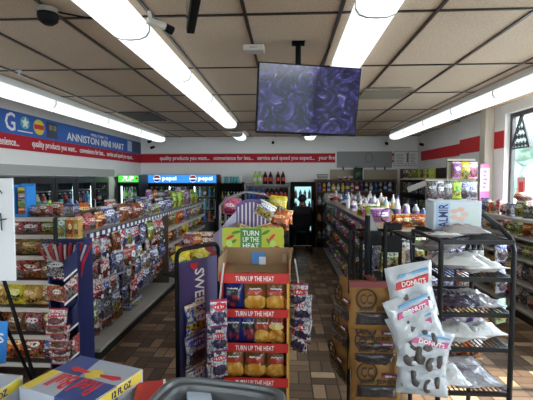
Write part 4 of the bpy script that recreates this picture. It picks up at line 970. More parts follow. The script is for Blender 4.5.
WR['spicy gold'] = ((.10,.045,.02),(.55,.06,.03),(.85,.52,.10)); WR['spicy navy'] = ((.015,.025,.16),(.05,.05,.06),(.6,.05,.03)); WR['spicy red'] = ((.30,.03,.02),(.7,.5,.1),(.8,.5,.12))
def crisp(cn):
    k = 'crisp_'+cn; m = bpy.data.materials.new(k); m.use_nodes = True; nt = m.node_tree; q = NB(nt); b = nt.nodes['Principled BSDF']
    base, ban, p1, p2 = {'spicy gold': ((.16,.07,.02),(.42,.05,.02),(.85,.60,.16),(.60,.26,.03)), 'spicy navy': ((.012,.02,.15),(.03,.03,.04),(.62,.05,.03),(.012,.014,.05)), 'spicy red': ((.34,.03,.02),(.70,.55,.15),(.85,.60,.16),(.5,.2,.03))}[cn]
    tc = q.n('ShaderNodeTexCoord'); s = q.n('ShaderNodeSeparateXYZ'); nt.links.new(tc.outputs['Generated'], s.inputs[0]); x, z = s.outputs[0], s.outputs[2]
    oi = q.n('ShaderNodeObjectInfo'); ad = q.n('ShaderNodeVectorMath', operation='ADD'); nt.links.new(tc.outputs['Generated'], ad.inputs[0])
    cb = q.n('ShaderNodeCombineXYZ'); nt.links.new(q.m('MULTIPLY', oi.outputs['Random'], 31.0), cb.inputs[0]); nt.links.new(cb.outputs[0], ad.inputs[1])
    vo = q.n('ShaderNodeTexVoronoi'); vo.inputs['Scale'].default_value = 3.6; nt.links.new(ad.outputs[0], vo.inputs['Vector'])
    nz = q.n('ShaderNodeTexNoise'); nz.inputs['Scale'].default_value = 4; nt.links.new(ad.outputs[0], nz.inputs['Vector'])
    def ell(cx, rx, cz, rz, kk):
        a = q.m('POWER', q.m('ABSOLUTE', q.m('DIVIDE', q.m('SUBTRACT', x, cx), rx)), 2.0); c_ = q.m('POWER', q.m('ABSOLUTE', q.m('DIVIDE', q.m('SUBTRACT', z, cz), rz)), 2.0)
        return q.m('LESS_THAN', q.m('ADD', q.m('ADD', a, c_), q.m('MULTIPLY', q.m('SUBTRACT', nz.outputs['Fac'], .5), kk)), 1.0)
    c = q.mix(ell(.5, .46, .30, .26, 1.2) if cn != 'spicy navy' else ell(.55, .26, .40, .24, 1.2), base, q.mix(q.m('MULTIPLY', vo.outputs['Distance'], 1.4), p1, p2))
    c = q.mix(ell(.5, .40, .63, .10, .8), c, ban)
    nt.links.new(c, b.inputs['Base Color']); b.inputs['Roughness'].default_value = .25
    bp = q.n('ShaderNodeBump'); bp.inputs['Strength'].default_value = .3; bp.inputs['Distance'].default_value = .02; nt.links.new(nz.outputs['Fac'], bp.inputs['Height']); nt.links.new(bp.outputs['Normal'], b.inputs['Normal'])
    MATS['wrapper_'+cn] = m
for cn in ('spicy gold','spicy navy','spicy red'): crisp(cn)
tiers = (['spicy navy','spicy gold','spicy gold'],['spicy navy','spicy navy','spicy gold','spicy red'],['spicy gold','spicy gold','spicy gold'])
for r, cs in enumerate(tiers):
    zf = zs[r+1][1]+.009; n = len(cs)
    for i, cn in enumerate(cs):
        xx = x0+.075+i*(W-.15)/(n-1)
        o = goods('bag', cn, .15 if n == 3 else .125, .205, .06, (xx, FY+.085, zf), RND.uniform(-.12,.12), f'{cn} crisp bag, {ORD[i]} from the left on the {["top","middle","bottom"][r]} tier of the red display', 'crisp bags in the red display', i+r)
        o2 = goods('bag', cn, .15, .205, .06, (xx, FY+.17, zf), RND.uniform(-.1,.1), f'{cn} crisp bag behind the {ORD[i]} front bag, {["top","middle","bottom"][r]} tier of the red display', 'crisp bags in the red display', i+r+1)
        letters('CHIPS' if False else '~~~', .07, .012, (0, -.038, .155), letw, o, name='wave_mark')
# strips of bags hanging on both sides of the display
for side, px, lab, n in ((-1, 217.5, 'left', 6), (1, 300, 'right', 5)):
    ya, yb = (300, 388) if side < 0 else (284, 352); Yd = 2.33 if side < 0 else 2.48
    za, zb = PY(px, ya, Yd).z, PY(px, yb, Yd).z; X = PY(px, 330, Yd).x
    s = tag(MB().tube([(X-side*.035, Yd+.035, zt-.03),(X-side*.01, Yd+.03, za),(X, Yd+.03, zb+.03)], .006, 5).obj('clip_strip', mat('clear_strip', (.5,.5,.5), .3)), f'thin plastic strip holding bags on the {lab} side of the red display', 'strip')
    step = (za-zb-.16)/(n-1)
    for i in range(n):
        c2 = 'banded white'
        o = goods('bag', c2, .105 if side < 0 else .12, .165, .06, (X+.012*((i % 2)*2-1), Yd-.012*0-.006*(n-i)*0-.014*(i % 2), zb+step*i), -side*.35+RND.uniform(-.15,.15), f'white red-banded bag on the {lab} strip of the red display, {ORD[i]} from the bottom', f'bags on the {lab} strip', i)
        o.rotation_euler.x = -.16

# ------------------------------------------------------------------ wire rack behind the red display
RY = 3.3
t = thing('display_rack', 'grey wire rack with purple striped arched header behind the red display', 'rack', (-.30, RY, 0))
gw = mat('grey_wire', (.22,.2,.22), .35, .5)
for sx in (-.26, .24):
    for sy in (0, .3): MB().tube([(sx, sy, .0),(sx, sy, 1.40)], .011).obj('post', gw, t)
MB().tube([(-.26,0,1.40),(-.2,.0,1.47),(-.05,.05,1.52),(.1,.1,1.5),(.24,.3,1.40)], .011).obj('top_rail', gw, t)
for z in (.3,.6,.9,1.14):
    b = MB()
    for k in range(9): b.tube([(-.26+.0625*k, 0, z),(-.26+.0625*k, .3, z)], .004, 5)
    b.tube([(-.26,0,z),(.24,0,z),(.24,.3,z),(-.26,.3,z)], .006, 6, True).obj('shelf', gw, t)
p0_, p1_ = PY(236,225,RY), PY(269,199,RY)
def arch(a, b_, z0, z1, n=10): return [(a,z0),(b_,z0)]+[((a+b_)/2+(b_-a)/2*math.cos(PI*k/n), z1-.07+.07*math.sin(PI*k/n)) for k in range(n+1)]
pm_ = mat('lavender_header', (.12,.075,.22), .5)
hd = MB().prism(arch(p0_.x+.30, p1_.x+.30, p0_.z-.06, p1_.z), -.035, -.025).obj('header_panel', pm_, t)
b = MB(); w_ = p1_.x-p0_.x
for k in range(8): b.box(p0_.x+.30+w_*(.07+.115*k), p0_.x+.30+w_*(.07+.115*k)+w_*.04, -.0375, -.0355, p0_.z-.055, p1_.z-.075+.05*math.sin(PI*(k+.6)/8))
b.obj('pale_stripe', mat('white_stripe', (.75,.7,.78), .5), hd)
for i, (px, py, cn, h, yy, rot, nm) in enumerate(((262,216,'blue',.13,RY-.09,.3,'blue and white bag hanging beside the purple striped header'),(277,213,'yellow',.16,RY+.1,.2,'yellow bag at the upper right of the grey wire rack'),(279,229,'orange',.17,RY+.0,.1,'orange bag at the right of the wire rack under the yellow bag'),(283,222,'orange',.12,RY+.12,-.2,'small orange bag behind the yellow bag on the wire rack'),(231,214,'pink',.15,RY+.1,-.3,'pink bag at the left end of the grey wire rack'))):
    c = PY(px, py, yy); o = goods('bag', cn, .16, h, .06, (c.x, yy, c.z-.01), rot, nm, None, i); o.rotation_euler.y = .5 if i == 0 else .1
for i, (px, cn, a) in enumerate(((240,'cream',.35),(262,'gold',-.25),(272,'cream',.2))):
    c = PY(px, 229, 2.95); o = goods('box', cn, .12, .055, .12, (c.x, RY-.12, 1.20), a, f'small tilted {cn} carton standing above the lime header card, {ORD[i]} from the left', None, i); o.rotation_euler.y = a
    o.location.z = 1.205
a, b_ = PY(213,217,3.15), PY(236,248,3.15)
t = thing('curved_card', 'curled pale lilac card sheet left of the lime header card', 'card', (0, 3.15, 0))
P_ = [(a.x+.0, 3.15), (a.x+.05, 3.13), (a.x+.11, 3.15), (a.x+.18, 3.22)]; zz = [(1.18,1.05),(1.22,1.05),(1.29,1.06),(1.37,1.07)]
bb = MB()
top = [bb.b.verts.new((p[0], p[1]-3.15, z[0])) for p, z in zip(P_, zz)]; bot = [bb.b.verts.new((p[0], p[1]-3.15, z[1])) for p, z in zip(P_, zz)]
for k in range(3): bb.b.faces.new((bot[k], bot[k+1], top[k+1], top[k]))
r_ = bmesh.ops.extrude_face_region(bb.b, geom=bb.b.faces[:])
for q_ in r_['geom']:
    if isinstance(q_, bmesh.types.BMVert): q_.co.y += .003
bb.obj('sheet', mat('pale_lilac', (.30,.28,.40), .5), t, smooth=False)
MB().tube([(P_[1][0], .02, .0),(P_[1][0], .02, 1.06)], .012).box(P_[1][0]-.12, P_[1][0]+.12, -.1, .14, 0, .012).obj('stand', gw, t)
# small table of red packets between the left aisle and that rack
t = thing('dump_bin', 'brown card bin full of red packets beyond the purple panel rack', 'bin', (-.80, 3.75, 0))
MB().box(-.2, .2, -.17, .17, 0, .93).box(-.2, -.19, -.17, .17, .93, 1.02).box(.19, .2, -.17, .17, .93, 1.02).box(-.19, .19, -.17, -.16, .93, 1.02).box(-.19, .19, .16, .17, .93, 1.06).obj('bin_body', mat('dark_red_card', (.25,.015,.02), .5), t)
for i in range(8):
    x, y = -.80-.12+.08*(i % 4), 3.75-.07+.13*(i//4)
    o = goods('bag', ['red','red','maroon','orange'][(i*3) % 4], .13, .17, .06, (x, y, .94), RND.uniform(-.5,.5), f'{["red","red","maroon","orange"][(i*3) % 4]} packet in the card bin, {ORD[i % 4]} from the left in the {["front","back"][i//4]} row', 'packets in the card bin', i)
# ------------------------------------------------------------------ right aisle gondola
QX, QY0, QY1 = 1.22, 3.55, 8.72
t = thing('gondola_shelving', 'dark gondola shelving of mixed goods along the right of the middle aisle', 'shelving', (QX, QY0, 0)); L = QY1-QY0
MB().box(-.38, .38, 0, L, 0, .085).obj('kick_plate', MATS['black_kick'], t)
MB().box(-.40, .40, 0, L, .086, .12, .006).obj('base_deck', mat('grey_shelf_paint'), t)
MB().box(-.012, .012, 0, L, .121, 1.16).obj('back_panel', mat('brown_pegboard'), t)
for sy in (0, L-.02): MB().box(-.38, -.013, sy, sy+.02, .121, 1.155).box(.013, .38, sy, sy+.02, .121, 1.155).obj('end_panel', mat('dark_shelf'), t)
tops = MB().box(-.40, .40, 0, L, 1.161, 1.185, .004).obj('top_board', mat('peach_wood', (.42,.30,.21), .5), t)
MB().box(-.409, -.401, 0, L, 1.15, 1.19).obj('price_rail', mat('dark_blue_rail'), tops)
for z in (.46,.72,.95):
    for s in (-1, 1):
        MB().box(*sorted((.013*s, .37*s)), .021, L-.021, z-.022, z).obj('shelf', mat('dark_shelf'), t)
for r, (z, nm) in enumerate(((.121,'base deck'),(.461,'low shelf'),(.721,'middle shelf'),(.951,'high shelf'))):
    for i in range(19):
        y = QY0+.15+i*(L-.3)/18; cn = pick('maroon|purple|green|black|blue|silver|clear|white|orange|pink|navy|red|gold|teal'); k = RND.choice(['bag','bag','box'])
        goods(k, cn, .2 if k == 'bag' else .16, RND.choice([.16,.18,.195]) if r == 3 else .2, .11, (QX-.28, y, z+.001), -PI/2+RND.uniform(-.3,.3),
              f'{cn} {"bag" if k == "bag" else "carton"}, {ORD[i]} from the near end of the {nm}, middle aisle gondola', 'goods on the middle aisle gondola', i)
# goods standing on the top board
for rr_, (xo, nm, n) in enumerate(((-.26,'aisle side',20),(.0,'middle',20),(.26,'window side',20))):
    for i in range(n):
        y = QY0+.55+i*(L-.75)/(n-1); z = 1.186
        if rr_ == 0 and i < 4:
            cn = ['purple','lime','pink','green'][i]
            goods('bag', cn, .22, .15, .10, (QX+xo, y, z), RND.uniform(-.5,.5), f'low {cn} bag on the middle-aisle gondola top, {ORD[i]} from near end, {nm} row', 'goods on top of the middle-aisle gondola', i); continue
        if rr_ == 0 and i > 16:
            cn = ['white','lime','white'][i-17]
            goods('box', cn, .26, .15, .2, (QX+xo, y, z), RND.uniform(-.2,.2), f'{cn} carton on the middle-aisle gondola top, {ORD[i]} from near end, {nm} row', 'goods on top of the middle-aisle gondola', i); continue
        li = RND.choice(['white','clear','clear','white','amber','white','purple','clear','blue','clear','white']); h = RND.choice([.13,.16,.19,.23])
        bottle((QX+xo+RND.uniform(-.05,.05), y, z), li, RND.choice(['white','blue','red','yellow','purple','white']), RND.choice(['white','white','blue','red']), RND.choice([.03,.04]), h,
               f'{li} bottle on the middle-aisle gondola top, {ORD[i]} from near end, {nm} row', 'bottles on top of the middle-aisle gondola', name='household_bottle')
for i, (px, py, cn) in enumerate(((397,213,'orange'),(404,213,'orange'),(411,212,'cream'),(418,211,'orange'),(424,211,'pink'))):
    c = PY(px, py, 3.75); goods('bag', cn, .13, .12, .08, (c.x, 3.72, 1.186), RND.uniform(-.3,.3), f'{cn} bag at the near end of the middle-aisle gondola top, {ORD[i]} from the left', 'bags at the near end of the middle-aisle gondola top', i)
# near end hanging goods seen through the black rack
for r in range(3):
    for i in range(6):
        cn = pick('black|navy|green|white|clear|red|maroon|silver|orange')
        zt = 1.12-.27*r; X = QX-.32+.128*i
        if r == 0 and i in (2, 3): cn = 'green' if i == 2 else 'white'
        goods('bag', cn, .12, .22, .05, (X, QY0-.06, zt-.22), RND.uniform(-.1,.1), f'{cn} bag hanging on the near end of the middle-aisle gondola, {ORD[i]} from left, {["top","middle","bottom"][r]} row', 'bags on the near end of the middle-aisle gondola', i+r)
hk = MB()
for r in range(3): hk.box(-.36, .36, -.018, -.002, 1.115-.27*r, 1.13-.27*r)
hk.obj('hanging_bar', black, t)

# ------------------------------------------------------------------ black bread rack
bx0, bx1, by0, by1 = .85, PY(511.5, 330, 2.2).x, 2.2, 2.68
W, Dp = bx1-bx0, by1-by0
t = thing('bread_rack', 'black tubular wire rack of bread bags at the right front', 'rack', (bx0, by0, 0))
ZR = [PY(460, y, 2.2).z for y in (391, 347, 312.5, 277, 240)]
tub = mat('black_tube', (.012,.012,.013), .4, spec=.3)
MB().tube([(0,0,0),(0,0,1.29),(0,Dp,1.29),(0,Dp,0)], .0145, 8).obj('side_hoop', tub, t)
for sx in (W,):
    MB().tube([(sx,0,.0),(sx,0,1.24),(sx*1.0,.03,1.30),(sx-.02,.12,1.36),(sx-.03,.30,1.415),(sx-.03,.42,1.41),(sx-.02,Dp,1.34),(sx,Dp,1.2),(sx,Dp,0)], .0145, 8).obj('side_hoop', tub, t)
for z in ZR:
    b = MB().box(.013, W-.013, -.008, .008, z-.024, z).box(.013, W-.013, Dp-.008, Dp+.008, z-.024, z+.02).box(-.004, .012, .0, Dp, z-.02, z).box(W-.012, W+.004, .0, Dp, z-.02, z)
    s = b.obj('shelf_frame', tub, t); b = MB()
    for k in range(14): b.tube([(.02+(W-.04)*k/13, .0, z-.006),(.02+(W-.04)*k/13, Dp, z-.006)], .004, 5)
    b.obj('shelf_wire', tub, s)
WR['bread white'] = ((.80,.78,.78),(.30,.20,.45),(.75,.70,.68)); WR['bread grey'] = ((.38,.36,.40),(.16,.1,.2),(.42,.4,.42)); WR['bread purple'] = ((.20,.15,.24),(.5,.45,.5),(.14,.09,.16))
def film(cn):
    k = 'film_'+cn
    if k in MATS: return MATS[k]
    m = bpy.data.materials.new(k); m.use_nodes = True; nt = m.node_tree; q = NB(nt); b = nt.nodes['Principled BSDF']
    base, pr, pk_ = {'bread white': ((.80,.79,.77),(.26,.12,.42),(.55,.2,.28)), 'bread grey': ((.36,.33,.33),(.22,.18,.24),(.22,.15,.10)), 'bread purple': ((.075,.055,.09),(.35,.30,.36),(.04,.03,.05))}[cn]
    tc = q.n('ShaderNodeTexCoord'); s = q.n('ShaderNodeSeparateXYZ'); nt.links.new(tc.outputs['Generated'], s.inputs[0])
    n1 = q.n('ShaderNodeTexNoise'); n1.inputs['Scale'].default_value = 4.5; n1.inputs['Detail'].default_value = 4; n1.inputs['Distortion'].default_value = .8
    oi = q.n('ShaderNodeObjectInfo'); ad = q.n('ShaderNodeVectorMath', operation='ADD'); nt.links.new(tc.outputs['Generated'], ad.inputs[0])
    cb_ = q.n('ShaderNodeCombineXYZ'); nt.links.new(q.m('MULTIPLY', oi.outputs['Random'], 31.0), cb_.inputs[0]); nt.links.new(cb_.outputs[0], ad.inputs[1]); nt.links.new(ad.outputs[0], n1.inputs['Vector'])
    v = q.m('ADD', s.outputs[1], q.m('MULTIPLY', q.m('SUBTRACT', n1.outputs['Fac'], .5), .35))
    st_ = q.m('LESS_THAN', q.m('ABSOLUTE', q.m('SUBTRACT', v, .42)), .045); st2 = q.m('LESS_THAN', q.m('ABSOLUTE', q.m('SUBTRACT', v, .53)), .018)
    hf = q.m('LESS_THAN', s.outputs[0], .62)
    c = q.mix(q.m('MULTIPLY', n1.outputs['Fac'], .55), base, tuple(x_*.72 for x_ in base))
    c = q.mix(q.m('MULTIPLY', st_, hf), c, pr); c = q.mix(q.m('MULTIPLY', st2, .8), c, pk_)
    nt.links.new(c, b.inputs['Base Color']); b.inputs['Roughness'].default_value = .2
    bp = q.n('ShaderNodeBump'); bp.inputs['Strength'].default_value = .7; bp.inputs['Distance'].default_value = .02
    nt.links.new(n1.outputs['Fac'], bp.inputs['Height']); nt.links.new(bp.outputs['Normal'], b.inputs['Normal']); MATS[k] = m
    return m
def bread(i, cn, px, py, y, z, w, l, d, rz, lab, seed):
    c = PY(px, py, y); k = ('bread', cn, w, l, d, seed)
    if k not in CACHE: CACHE[k] = MB().pillow(w, l, d, seed, 10, 12, flat=True).mesh('bread_bag', film(cn), True)
    o = link('bread_bag', CACHE[k], None, (c.x, y, z+d*.5+.002), rz); tag(o, lab, 'bag', 'bread bags on the black rack')
    return o
Z = ZR
bread(0,'bread grey',470,232,2.28,Z[4],.26,.20,.05,.15,'grey clear bag lying on the top of the black bread rack',1)
bread(0,'bread white',447,236,2.24,Z[4],.18,.16,.03,-.1,'flat white sheet bag on the top left of the bread rack',2)
bread(0,'bread white',462,270,2.25,Z[3],.28,.34,.09,-.1,'large white bread bag on the second bread rack shelf, left side',3)
bread(0,'bread white',490,268,2.25,Z[3],.24,.34,.08,.15,'white bread bag on the second bread rack shelf, right side',4)
bread(0,'bread grey',452,250,2.42,Z[3]+.092,.28,.22,.07,.3,'brown-grey bun bag piled on the white bags of the second shelf',5)
bread(0,'bread purple',455,305,2.22,Z[2],.20,.30,.06,-.2,'dark purple bread bag on the third bread rack shelf, left',6)
bread(0,'bread purple',472,305,2.22,Z[2],.17,.32,.05,.0,'dark purple bread bag in the middle of the third rack shelf',7)
bread(0,'bread grey',494,306,2.22,Z[2],.18,.32,.06,.2,'grey bread bag on the third bread rack shelf, right',8)
bread(0,'bread white',461,340,2.2,Z[1],.28,.36,.11,-.05,'fat white bread bag with purple print on the fourth shelf, left',9)
bread(0,'bread white',490,338,2.22,Z[1],.22,.34,.10,.12,'fat white bread bag on the fourth rack shelf, beside the post',10)
bread(0,'bread white',452,385,2.18,Z[0],.22,.34,.08,.0,'white bread bag with purple print on the lowest rack shelf',11)
bread(0,'bread grey',484,384,2.18,Z[0],.28,.36,.07,.1,'pale grey bread bag on the lowest rack shelf, right side',12)
for i, (px, yy, sh_, cn, h) in enumerate(((453,2.60,1,'orange',.12),(467,2.6,1,'gold',.12),(480,2.6,1,'cream',.12),(452,2.6,0,'brown',.15),(463,2.6,0,'orange',.16),(474,2.6,0,'maroon',.17))):
    c = PY(px, 300, yy); goods('bag', cn, .13, h, .08, (c.x, yy, Z[sh_]+.002), RND.uniform(-.2,.2), f'{cn} bun bag standing at the back of the {["lowest","fourth"][sh_]} bread rack shelf, {ORD[i % 3]} from left', 'bun bags at the back of the rack', i)
for i, px in enumerate((474, 480, 486)):
    c = PY(px, 260, 2.52); bottle((c.x, 2.60, Z[3]+.002), 'black', 'white' if i else 'black', 'black', .022, .15, f'slim black bottle at the back of the second rack shelf, {ORD[i]} from left', 'black bottles on the bread rack')
for i, (px, z, nm) in enumerate(((498,Z[3],'second'),(499,Z[2],'third'),(500,Z[1],'fourth'))):
    c = PY(px, 300, 2.55); o = goods('bag', 'teal' if i == 2 else 'silver', .1, .16, .05, (c.x+.02, 2.58, z+.002), .5, f'upright {"teal" if i == 2 else "silver"} packet by the right rear post of the {nm} rack shelf', None, i)
# white diaper carton on top
a, b_ = PY(434, 200, 2.45), PY(481, 227, 2.45)
t = thing('nappy_carton', 'big white and blue carton on top of the black bread rack', 'carton', (a.x, 2.45, ZR[4]+.021), -.02); W2, H2 = b_.x-a.x, PY(428,201,2.45).z-ZR[4]-.02
MB().box(0, W2, 0, .16, 0, H2, .006).obj('box', mat('pale_blue_white_card', (.62,.70,.76), .45), t)
MB().box(.012, .095, -.0015, -.0003, .008, H2-.008).obj('blue_band', mat('carton_blue', (.40,.55,.74), .45), t)
letters('ALMIR', H2*.8, .055, (.055, -.004, H2*.5), mat('dark_blue_print', (.02,.03,.15), .5), t, rx=PI/2, ry=-PI/2)
rr = random.Random(9)
fl = MB()
for k in range(5):
    an = k*1.256
    fl.prism([(W2*.52+.035*math.cos(an)+.022*math.cos(a_), H2*.55+.03*math.sin(an)+.016*math.sin(a_)) for a_ in (2*PI*j/10 for j in range(10))], -.002-.0004*k, -.0004)
fl.obj('flower_print', mat('peach_print', (.72,.50,.40), .5), t)
MB().box(W2*.72, W2*.95, -.0015, -.0003, H2*.15, H2*.8).obj('print_panel', mat('pale_green_print', (.62,.72,.70), .5), t)

# ------------------------------------------------------------------ beef jerky bags on a stand
JY = 1.98
t = thing('jerky_stand', 'black post stand holding brown jerky bags, red-brown header bar', 'stand', (PY(371, 280, JY).x, JY, 0))
hz = PY(371, 277, JY).z
MB().tube([(0,.10,0),(0,.10,hz+.30)], .014).obj('post', black, t); MB().tube([(-.09,.10,.0),(-.09,.10,hz+.22)], .009).obj('post', black, t); MB().tube([(.09,.10,.0),(.09,.10,hz+.25)], .009).obj('post', black, t)
MB().box(-.16, .16, -.02, .26, 0, .02, .004).obj('base', black, t)
MB().box(-.124, .124, -.118, -.100, hz-.022, hz+.006).box(-.015, .015, -.1, .0, hz-.012, hz-.004).box(-.015, .015, .004, .1, hz-.02, hz-.01).obj('header_bar', mat('red_brown_header', (.16,.02,.02), .5), t)
for k in range(4): MB().box(-.08, .08, -.006+.0, .1, hz-.04-.165*k*.9, hz-.036-.165*k*.9).obj('shelf_arm', black, t)
jb = mat('jerky_paper', (.25,.118,.024), .75, noise=.2, nscale=9); jw = mat('jerky_dark', (.045,.038,.04), .25, noise=.8, nscale=40, bump=.6); jp = mat('jerky_print', (.03,.015,.008), .6)
def jerky(loc, rz, lab, w=.242, h=.235, rx=0):
    k = ('jerky', w, h)
    if k not in CACHE: CACHE[k] = MB().pillow(w, h, .035, 3, crimp=.12).mesh('jerky_bag', jb, True)
    o = link('jerky_bag', CACHE[k], None, loc, rz); o.rotation_euler.x = rx; tag(o, lab, 'bag', 'brown jerky bags')
    def cp(nm, make):
        kk = ('jk', nm, w, h)
        if kk not in CACHE:
            q_ = make(); CACHE[kk] = q_.data; q_.parent = o; return q_
        return None
    parts = {}
    def ringf():
        return MB().tube([(-.045+.047*math.cos(a), -.031, h*.66+.047*math.sin(a)) for a in (2*PI*j/24 for j in range(24))], .004, 6, True).obj('ring_print', jp, o)
    r = cp('ring', ringf) or link('ring_print', CACHE[('jk','ring',w,h)], o)
    MBx = ('jk','tag',w,h)
    if MBx not in CACHE: CACHE[MBx] = MB().box(.030, .100, -.034, -.026, h*.55, h*.62).mesh('flavour_tag', mat('plum_tag', (.16,.02,.09), .5))
    link('flavour_tag', CACHE[MBx], o)
    wk = ('jk','win',w,h)
    if wk not in CACHE: CACHE[wk] = MB().pillow(w*.80, h*.27, .034, 8, 8, 8, crimp=.02).mesh('clear_window', jw, True)
    link('clear_window', CACHE[wk], o, (.005, -.026, h*.12))
    for key, body, ww, hh, lc, mm in (('cc','CC',.058,.050,(-.045,-.033,h*.66),jp),('bj','BEEF JERKY',.17,.024,(.01,-.034,h*.455),jp),('or','ORIGINAL',.05,.009,(.065,-.0355,h*.585),letw)):
        kk = ('jk', key)
        if kk not in CACHE:
            me = text_mesh(body, ww, hh); me.name = 'lettering'; me.materials.clear(); me.materials.append(mm); CACHE[kk] = me
        q_ = link('lettering', CACHE[kk], o, lc); q_.rotation_euler = (PI/2, 0, 0)
    return o
jx = PY(371, 330, JY).x
for i, (yt, yy) in enumerate(((281,JY-.075),(311,JY-.045),(322,JY-.06),(353,JY-.085))):
    zt = PY(371, yt, yy).z; hh = .235
    zb = zt-hh
    jerky((jx+(.004 if i % 2 else -.003), yy if i in (0,3) else yy, zb), 0, f'brown jerky bag facing the counter on the black stand, {ORD[i]} from the top')
for i, (px, py) in enumerate(((347,322),(347,352),(346,388))):
    c = PY(px, py, 2.12); jerky((c.x-.01, 2.12+.06*i, c.z), -1.28, f'brown jerky bag turned to the aisle beside the black stand, {ORD[i]} from the top', rx=.05*(i-1))
# ------------------------------------------------------------------ strip of white pastry bags
WR['pastry'] = ((.72,.74,.76),(.60,.08,.16),(.10,.06,.05))
dn = mat('dark_cake', (.085,.07,.065), .5); pk = mat('pink_print', (.55,.10,.25), .5); cbl = mat('cyan_print', (.12,.35,.62), .5)
SY = 1.90
s = tag(MB().tube([(PY(413,262,SY).x, SY+.05, 1.34),(PY(414,264,SY).x, SY+.03, PY(414,264,SY).z),(PY(420,395,SY).x, SY+.05, PY(420,392,SY).z)], .005, 6).box(PY(413,262,SY).x-.02, PY(413,262,SY).x+.02, SY+.03, SY+.29, 1.335, 1.347).obj('clip_strip', black), 'dark hanging strip holding the white pastry bags beside jerky', 'strip')
def pastry(i, px, py, yy, w, h, rz, ry, rx, lab):
    c = PY(px, py, yy); k = ('pastry', w, h)
    if k not in CACHE: CACHE[k] = MB().pillow(w, h, .085, 6+i, 12, 14).mesh('pastry_bag', mat('clear_white_film', (.50,.53,.56), .15, noise=.55, nscale=11, bump=1.0), True)
    o = link('pastry_bag', CACHE[k], None, c, rz); o.rotation_euler = (rx, ry, rz); tag(o, lab, 'bag', 'white pastry bags on the strip')
    for j in range(5):
        kk = ('cake', j % 2)
        if kk not in CACHE: CACHE[kk] = MB().lathe([(.004,-.006),(.012,-.012),(.026,-.011),(.033,-.003),(.03,.008),(.004,.012)], 14).mesh('round_cake', dn, True)
        q_ = link('round_cake', CACHE[kk], o, ((-.066+.044*j) if j < 4 else (-.044+.044*(j-4)), -.016-.010*(j in (1,2)), h*.24+.02*(j % 2)+(h*.22 if j > 3 else 0))); q_.rotation_euler = (PI/2, 0, .4*j)
    MB().prism([(-w*.38,h*.62),(w*.3,h*.66),(w*.34,h*.80),(-w*.34,h*.74)], -.043, -.034).obj('red_band' if i % 2 == 0 else 'pink_band', letr if i == 0 else pk, o)
    MB().prism([(-w*.30,h*.81),(w*.36,h*.86),(w*.36,h*.90),(-w*.26,h*.86)], -.036, -.028).obj('blue_band', cbl, o)
    letters('DONUTS', w*.5, h*.09, (.0, -.046, h*.71), letw, o)
    return o
pastry(0,416,319,SY-.03,.225,.27,.10,-.18,0,'white pastry bag at the top of the hanging strip, red print')
pastry(1,421,340,SY-.085,.235,.22,.25,-.30,-.15,'white pastry bag second from the top of the hanging strip')
pastry(2,426,357,SY-.10,.235,.21,-.1,-.35,-.15,'white pastry bag in the middle of the hanging strip, tilted')
pastry(3,421,372,SY-.115,.235,.20,.05,.25,-.15,'white pastry bag second from the bottom of the strip')
pastry(4,421,394,SY-.09,.23,.21,-.1,.05,-.1,'white pastry bag at the bottom of the hanging strip')

# ------------------------------------------------------------------ black clip rack between jerky and bread rack
KY = 2.42
xl, xr = PY(360,240,KY).x, PY(401,240,KY).x; zt = PY(390,238,KY).z
t = thing('clip_rack', 'black wire clip rack with ring between jerky stand and bread rack', 'rack', (xl, KY, 0)); W = xr-xl
b = MB().tube([(0,0,zt),(W,0,zt)], .012); b.obj('top_bar', black, t)
MB().tube([(0,.22,zt+.02),(W,.22,zt+.02)], .010).obj('top_bar', black, t)
for px in (361, 371, 386, 400):
    x = PY(px, 260, KY).x-xl; MB().tube([(x,0,0.0),(x,0,zt-.012)], .008 if px in (371,386) else .011).obj('post', black, t)
for sx in (0, W): MB().tube([(sx,0,zt),(sx,.22,zt+.02),(sx,.22,0)], .009).obj('rear_post', black, t)
for k, z in enumerate((.04,.5,.9)): MB().tube([(0,.22,z),(W,.22,z)], .007).tube([(0,0,z),(W,0,z)], .007).obj('cross_bar', black, t)
for (a0, a1, y0, y1) in ((364,381,231,245),(382,400,236,252),(384,401,223,230)):
    A_, B_ = PY(a0,y0,KY-.03), PY(a1,y1,KY-.03); MB().box(A_.x-xl, B_.x-xl, -.05, -.0135, B_.z, A_.z, .004).obj('clip_box', blackp, t)
c = PY(388, 215.5, KY); MB().tube([(c.x-xl+.043*math.cos(a), 0, c.z+.043*math.sin(a)) for a in (2*PI*j/20 for j in range(20))], .0035, 6, True).tube([(c.x-xl, 0, c.z-.043),(c.x-xl-.02, 0, zt)], .0035, 6).obj('wire_ring', black, t)
a, b_ = PY(367,217,KY+.05), PY(379,236,KY+.05)
tag(MB().hexa([(0,0,0),(.075,-.02,-.01),(.03,.01,.115),(.005,.02,.12)],[(0,.004,0),(.075,-.016,-.01),(.03,.014,.115),(.005,.024,.12)]).obj('leaflet', mat('grey_leaflet', (.30,.32,.33), .4), None, (a.x, KY+.05, b_.z+.018)), 'grey folded leaflet propped on the black clip rack', 'leaflet')
for i, (px, py, cn, w, h, lab) in enumerate(((391,272,'green',.13,.16,'green backed card hanging behind the black clip rack posts'),(397,275,'cream',.12,.17,'cream card with brown picture hanging on the clip rack'),(367,270,'navy',.1,.2,'navy packet hanging at the left of the clip rack'),(379,272,'black',.09,.2,'black packet hanging on the clip rack behind jerky'))):
    c = PY(px, py, KY+.08); goods('bag', cn, w, h, .03, (c.x, KY+.08+.03*(i % 2), c.z), 0, lab, None, i)

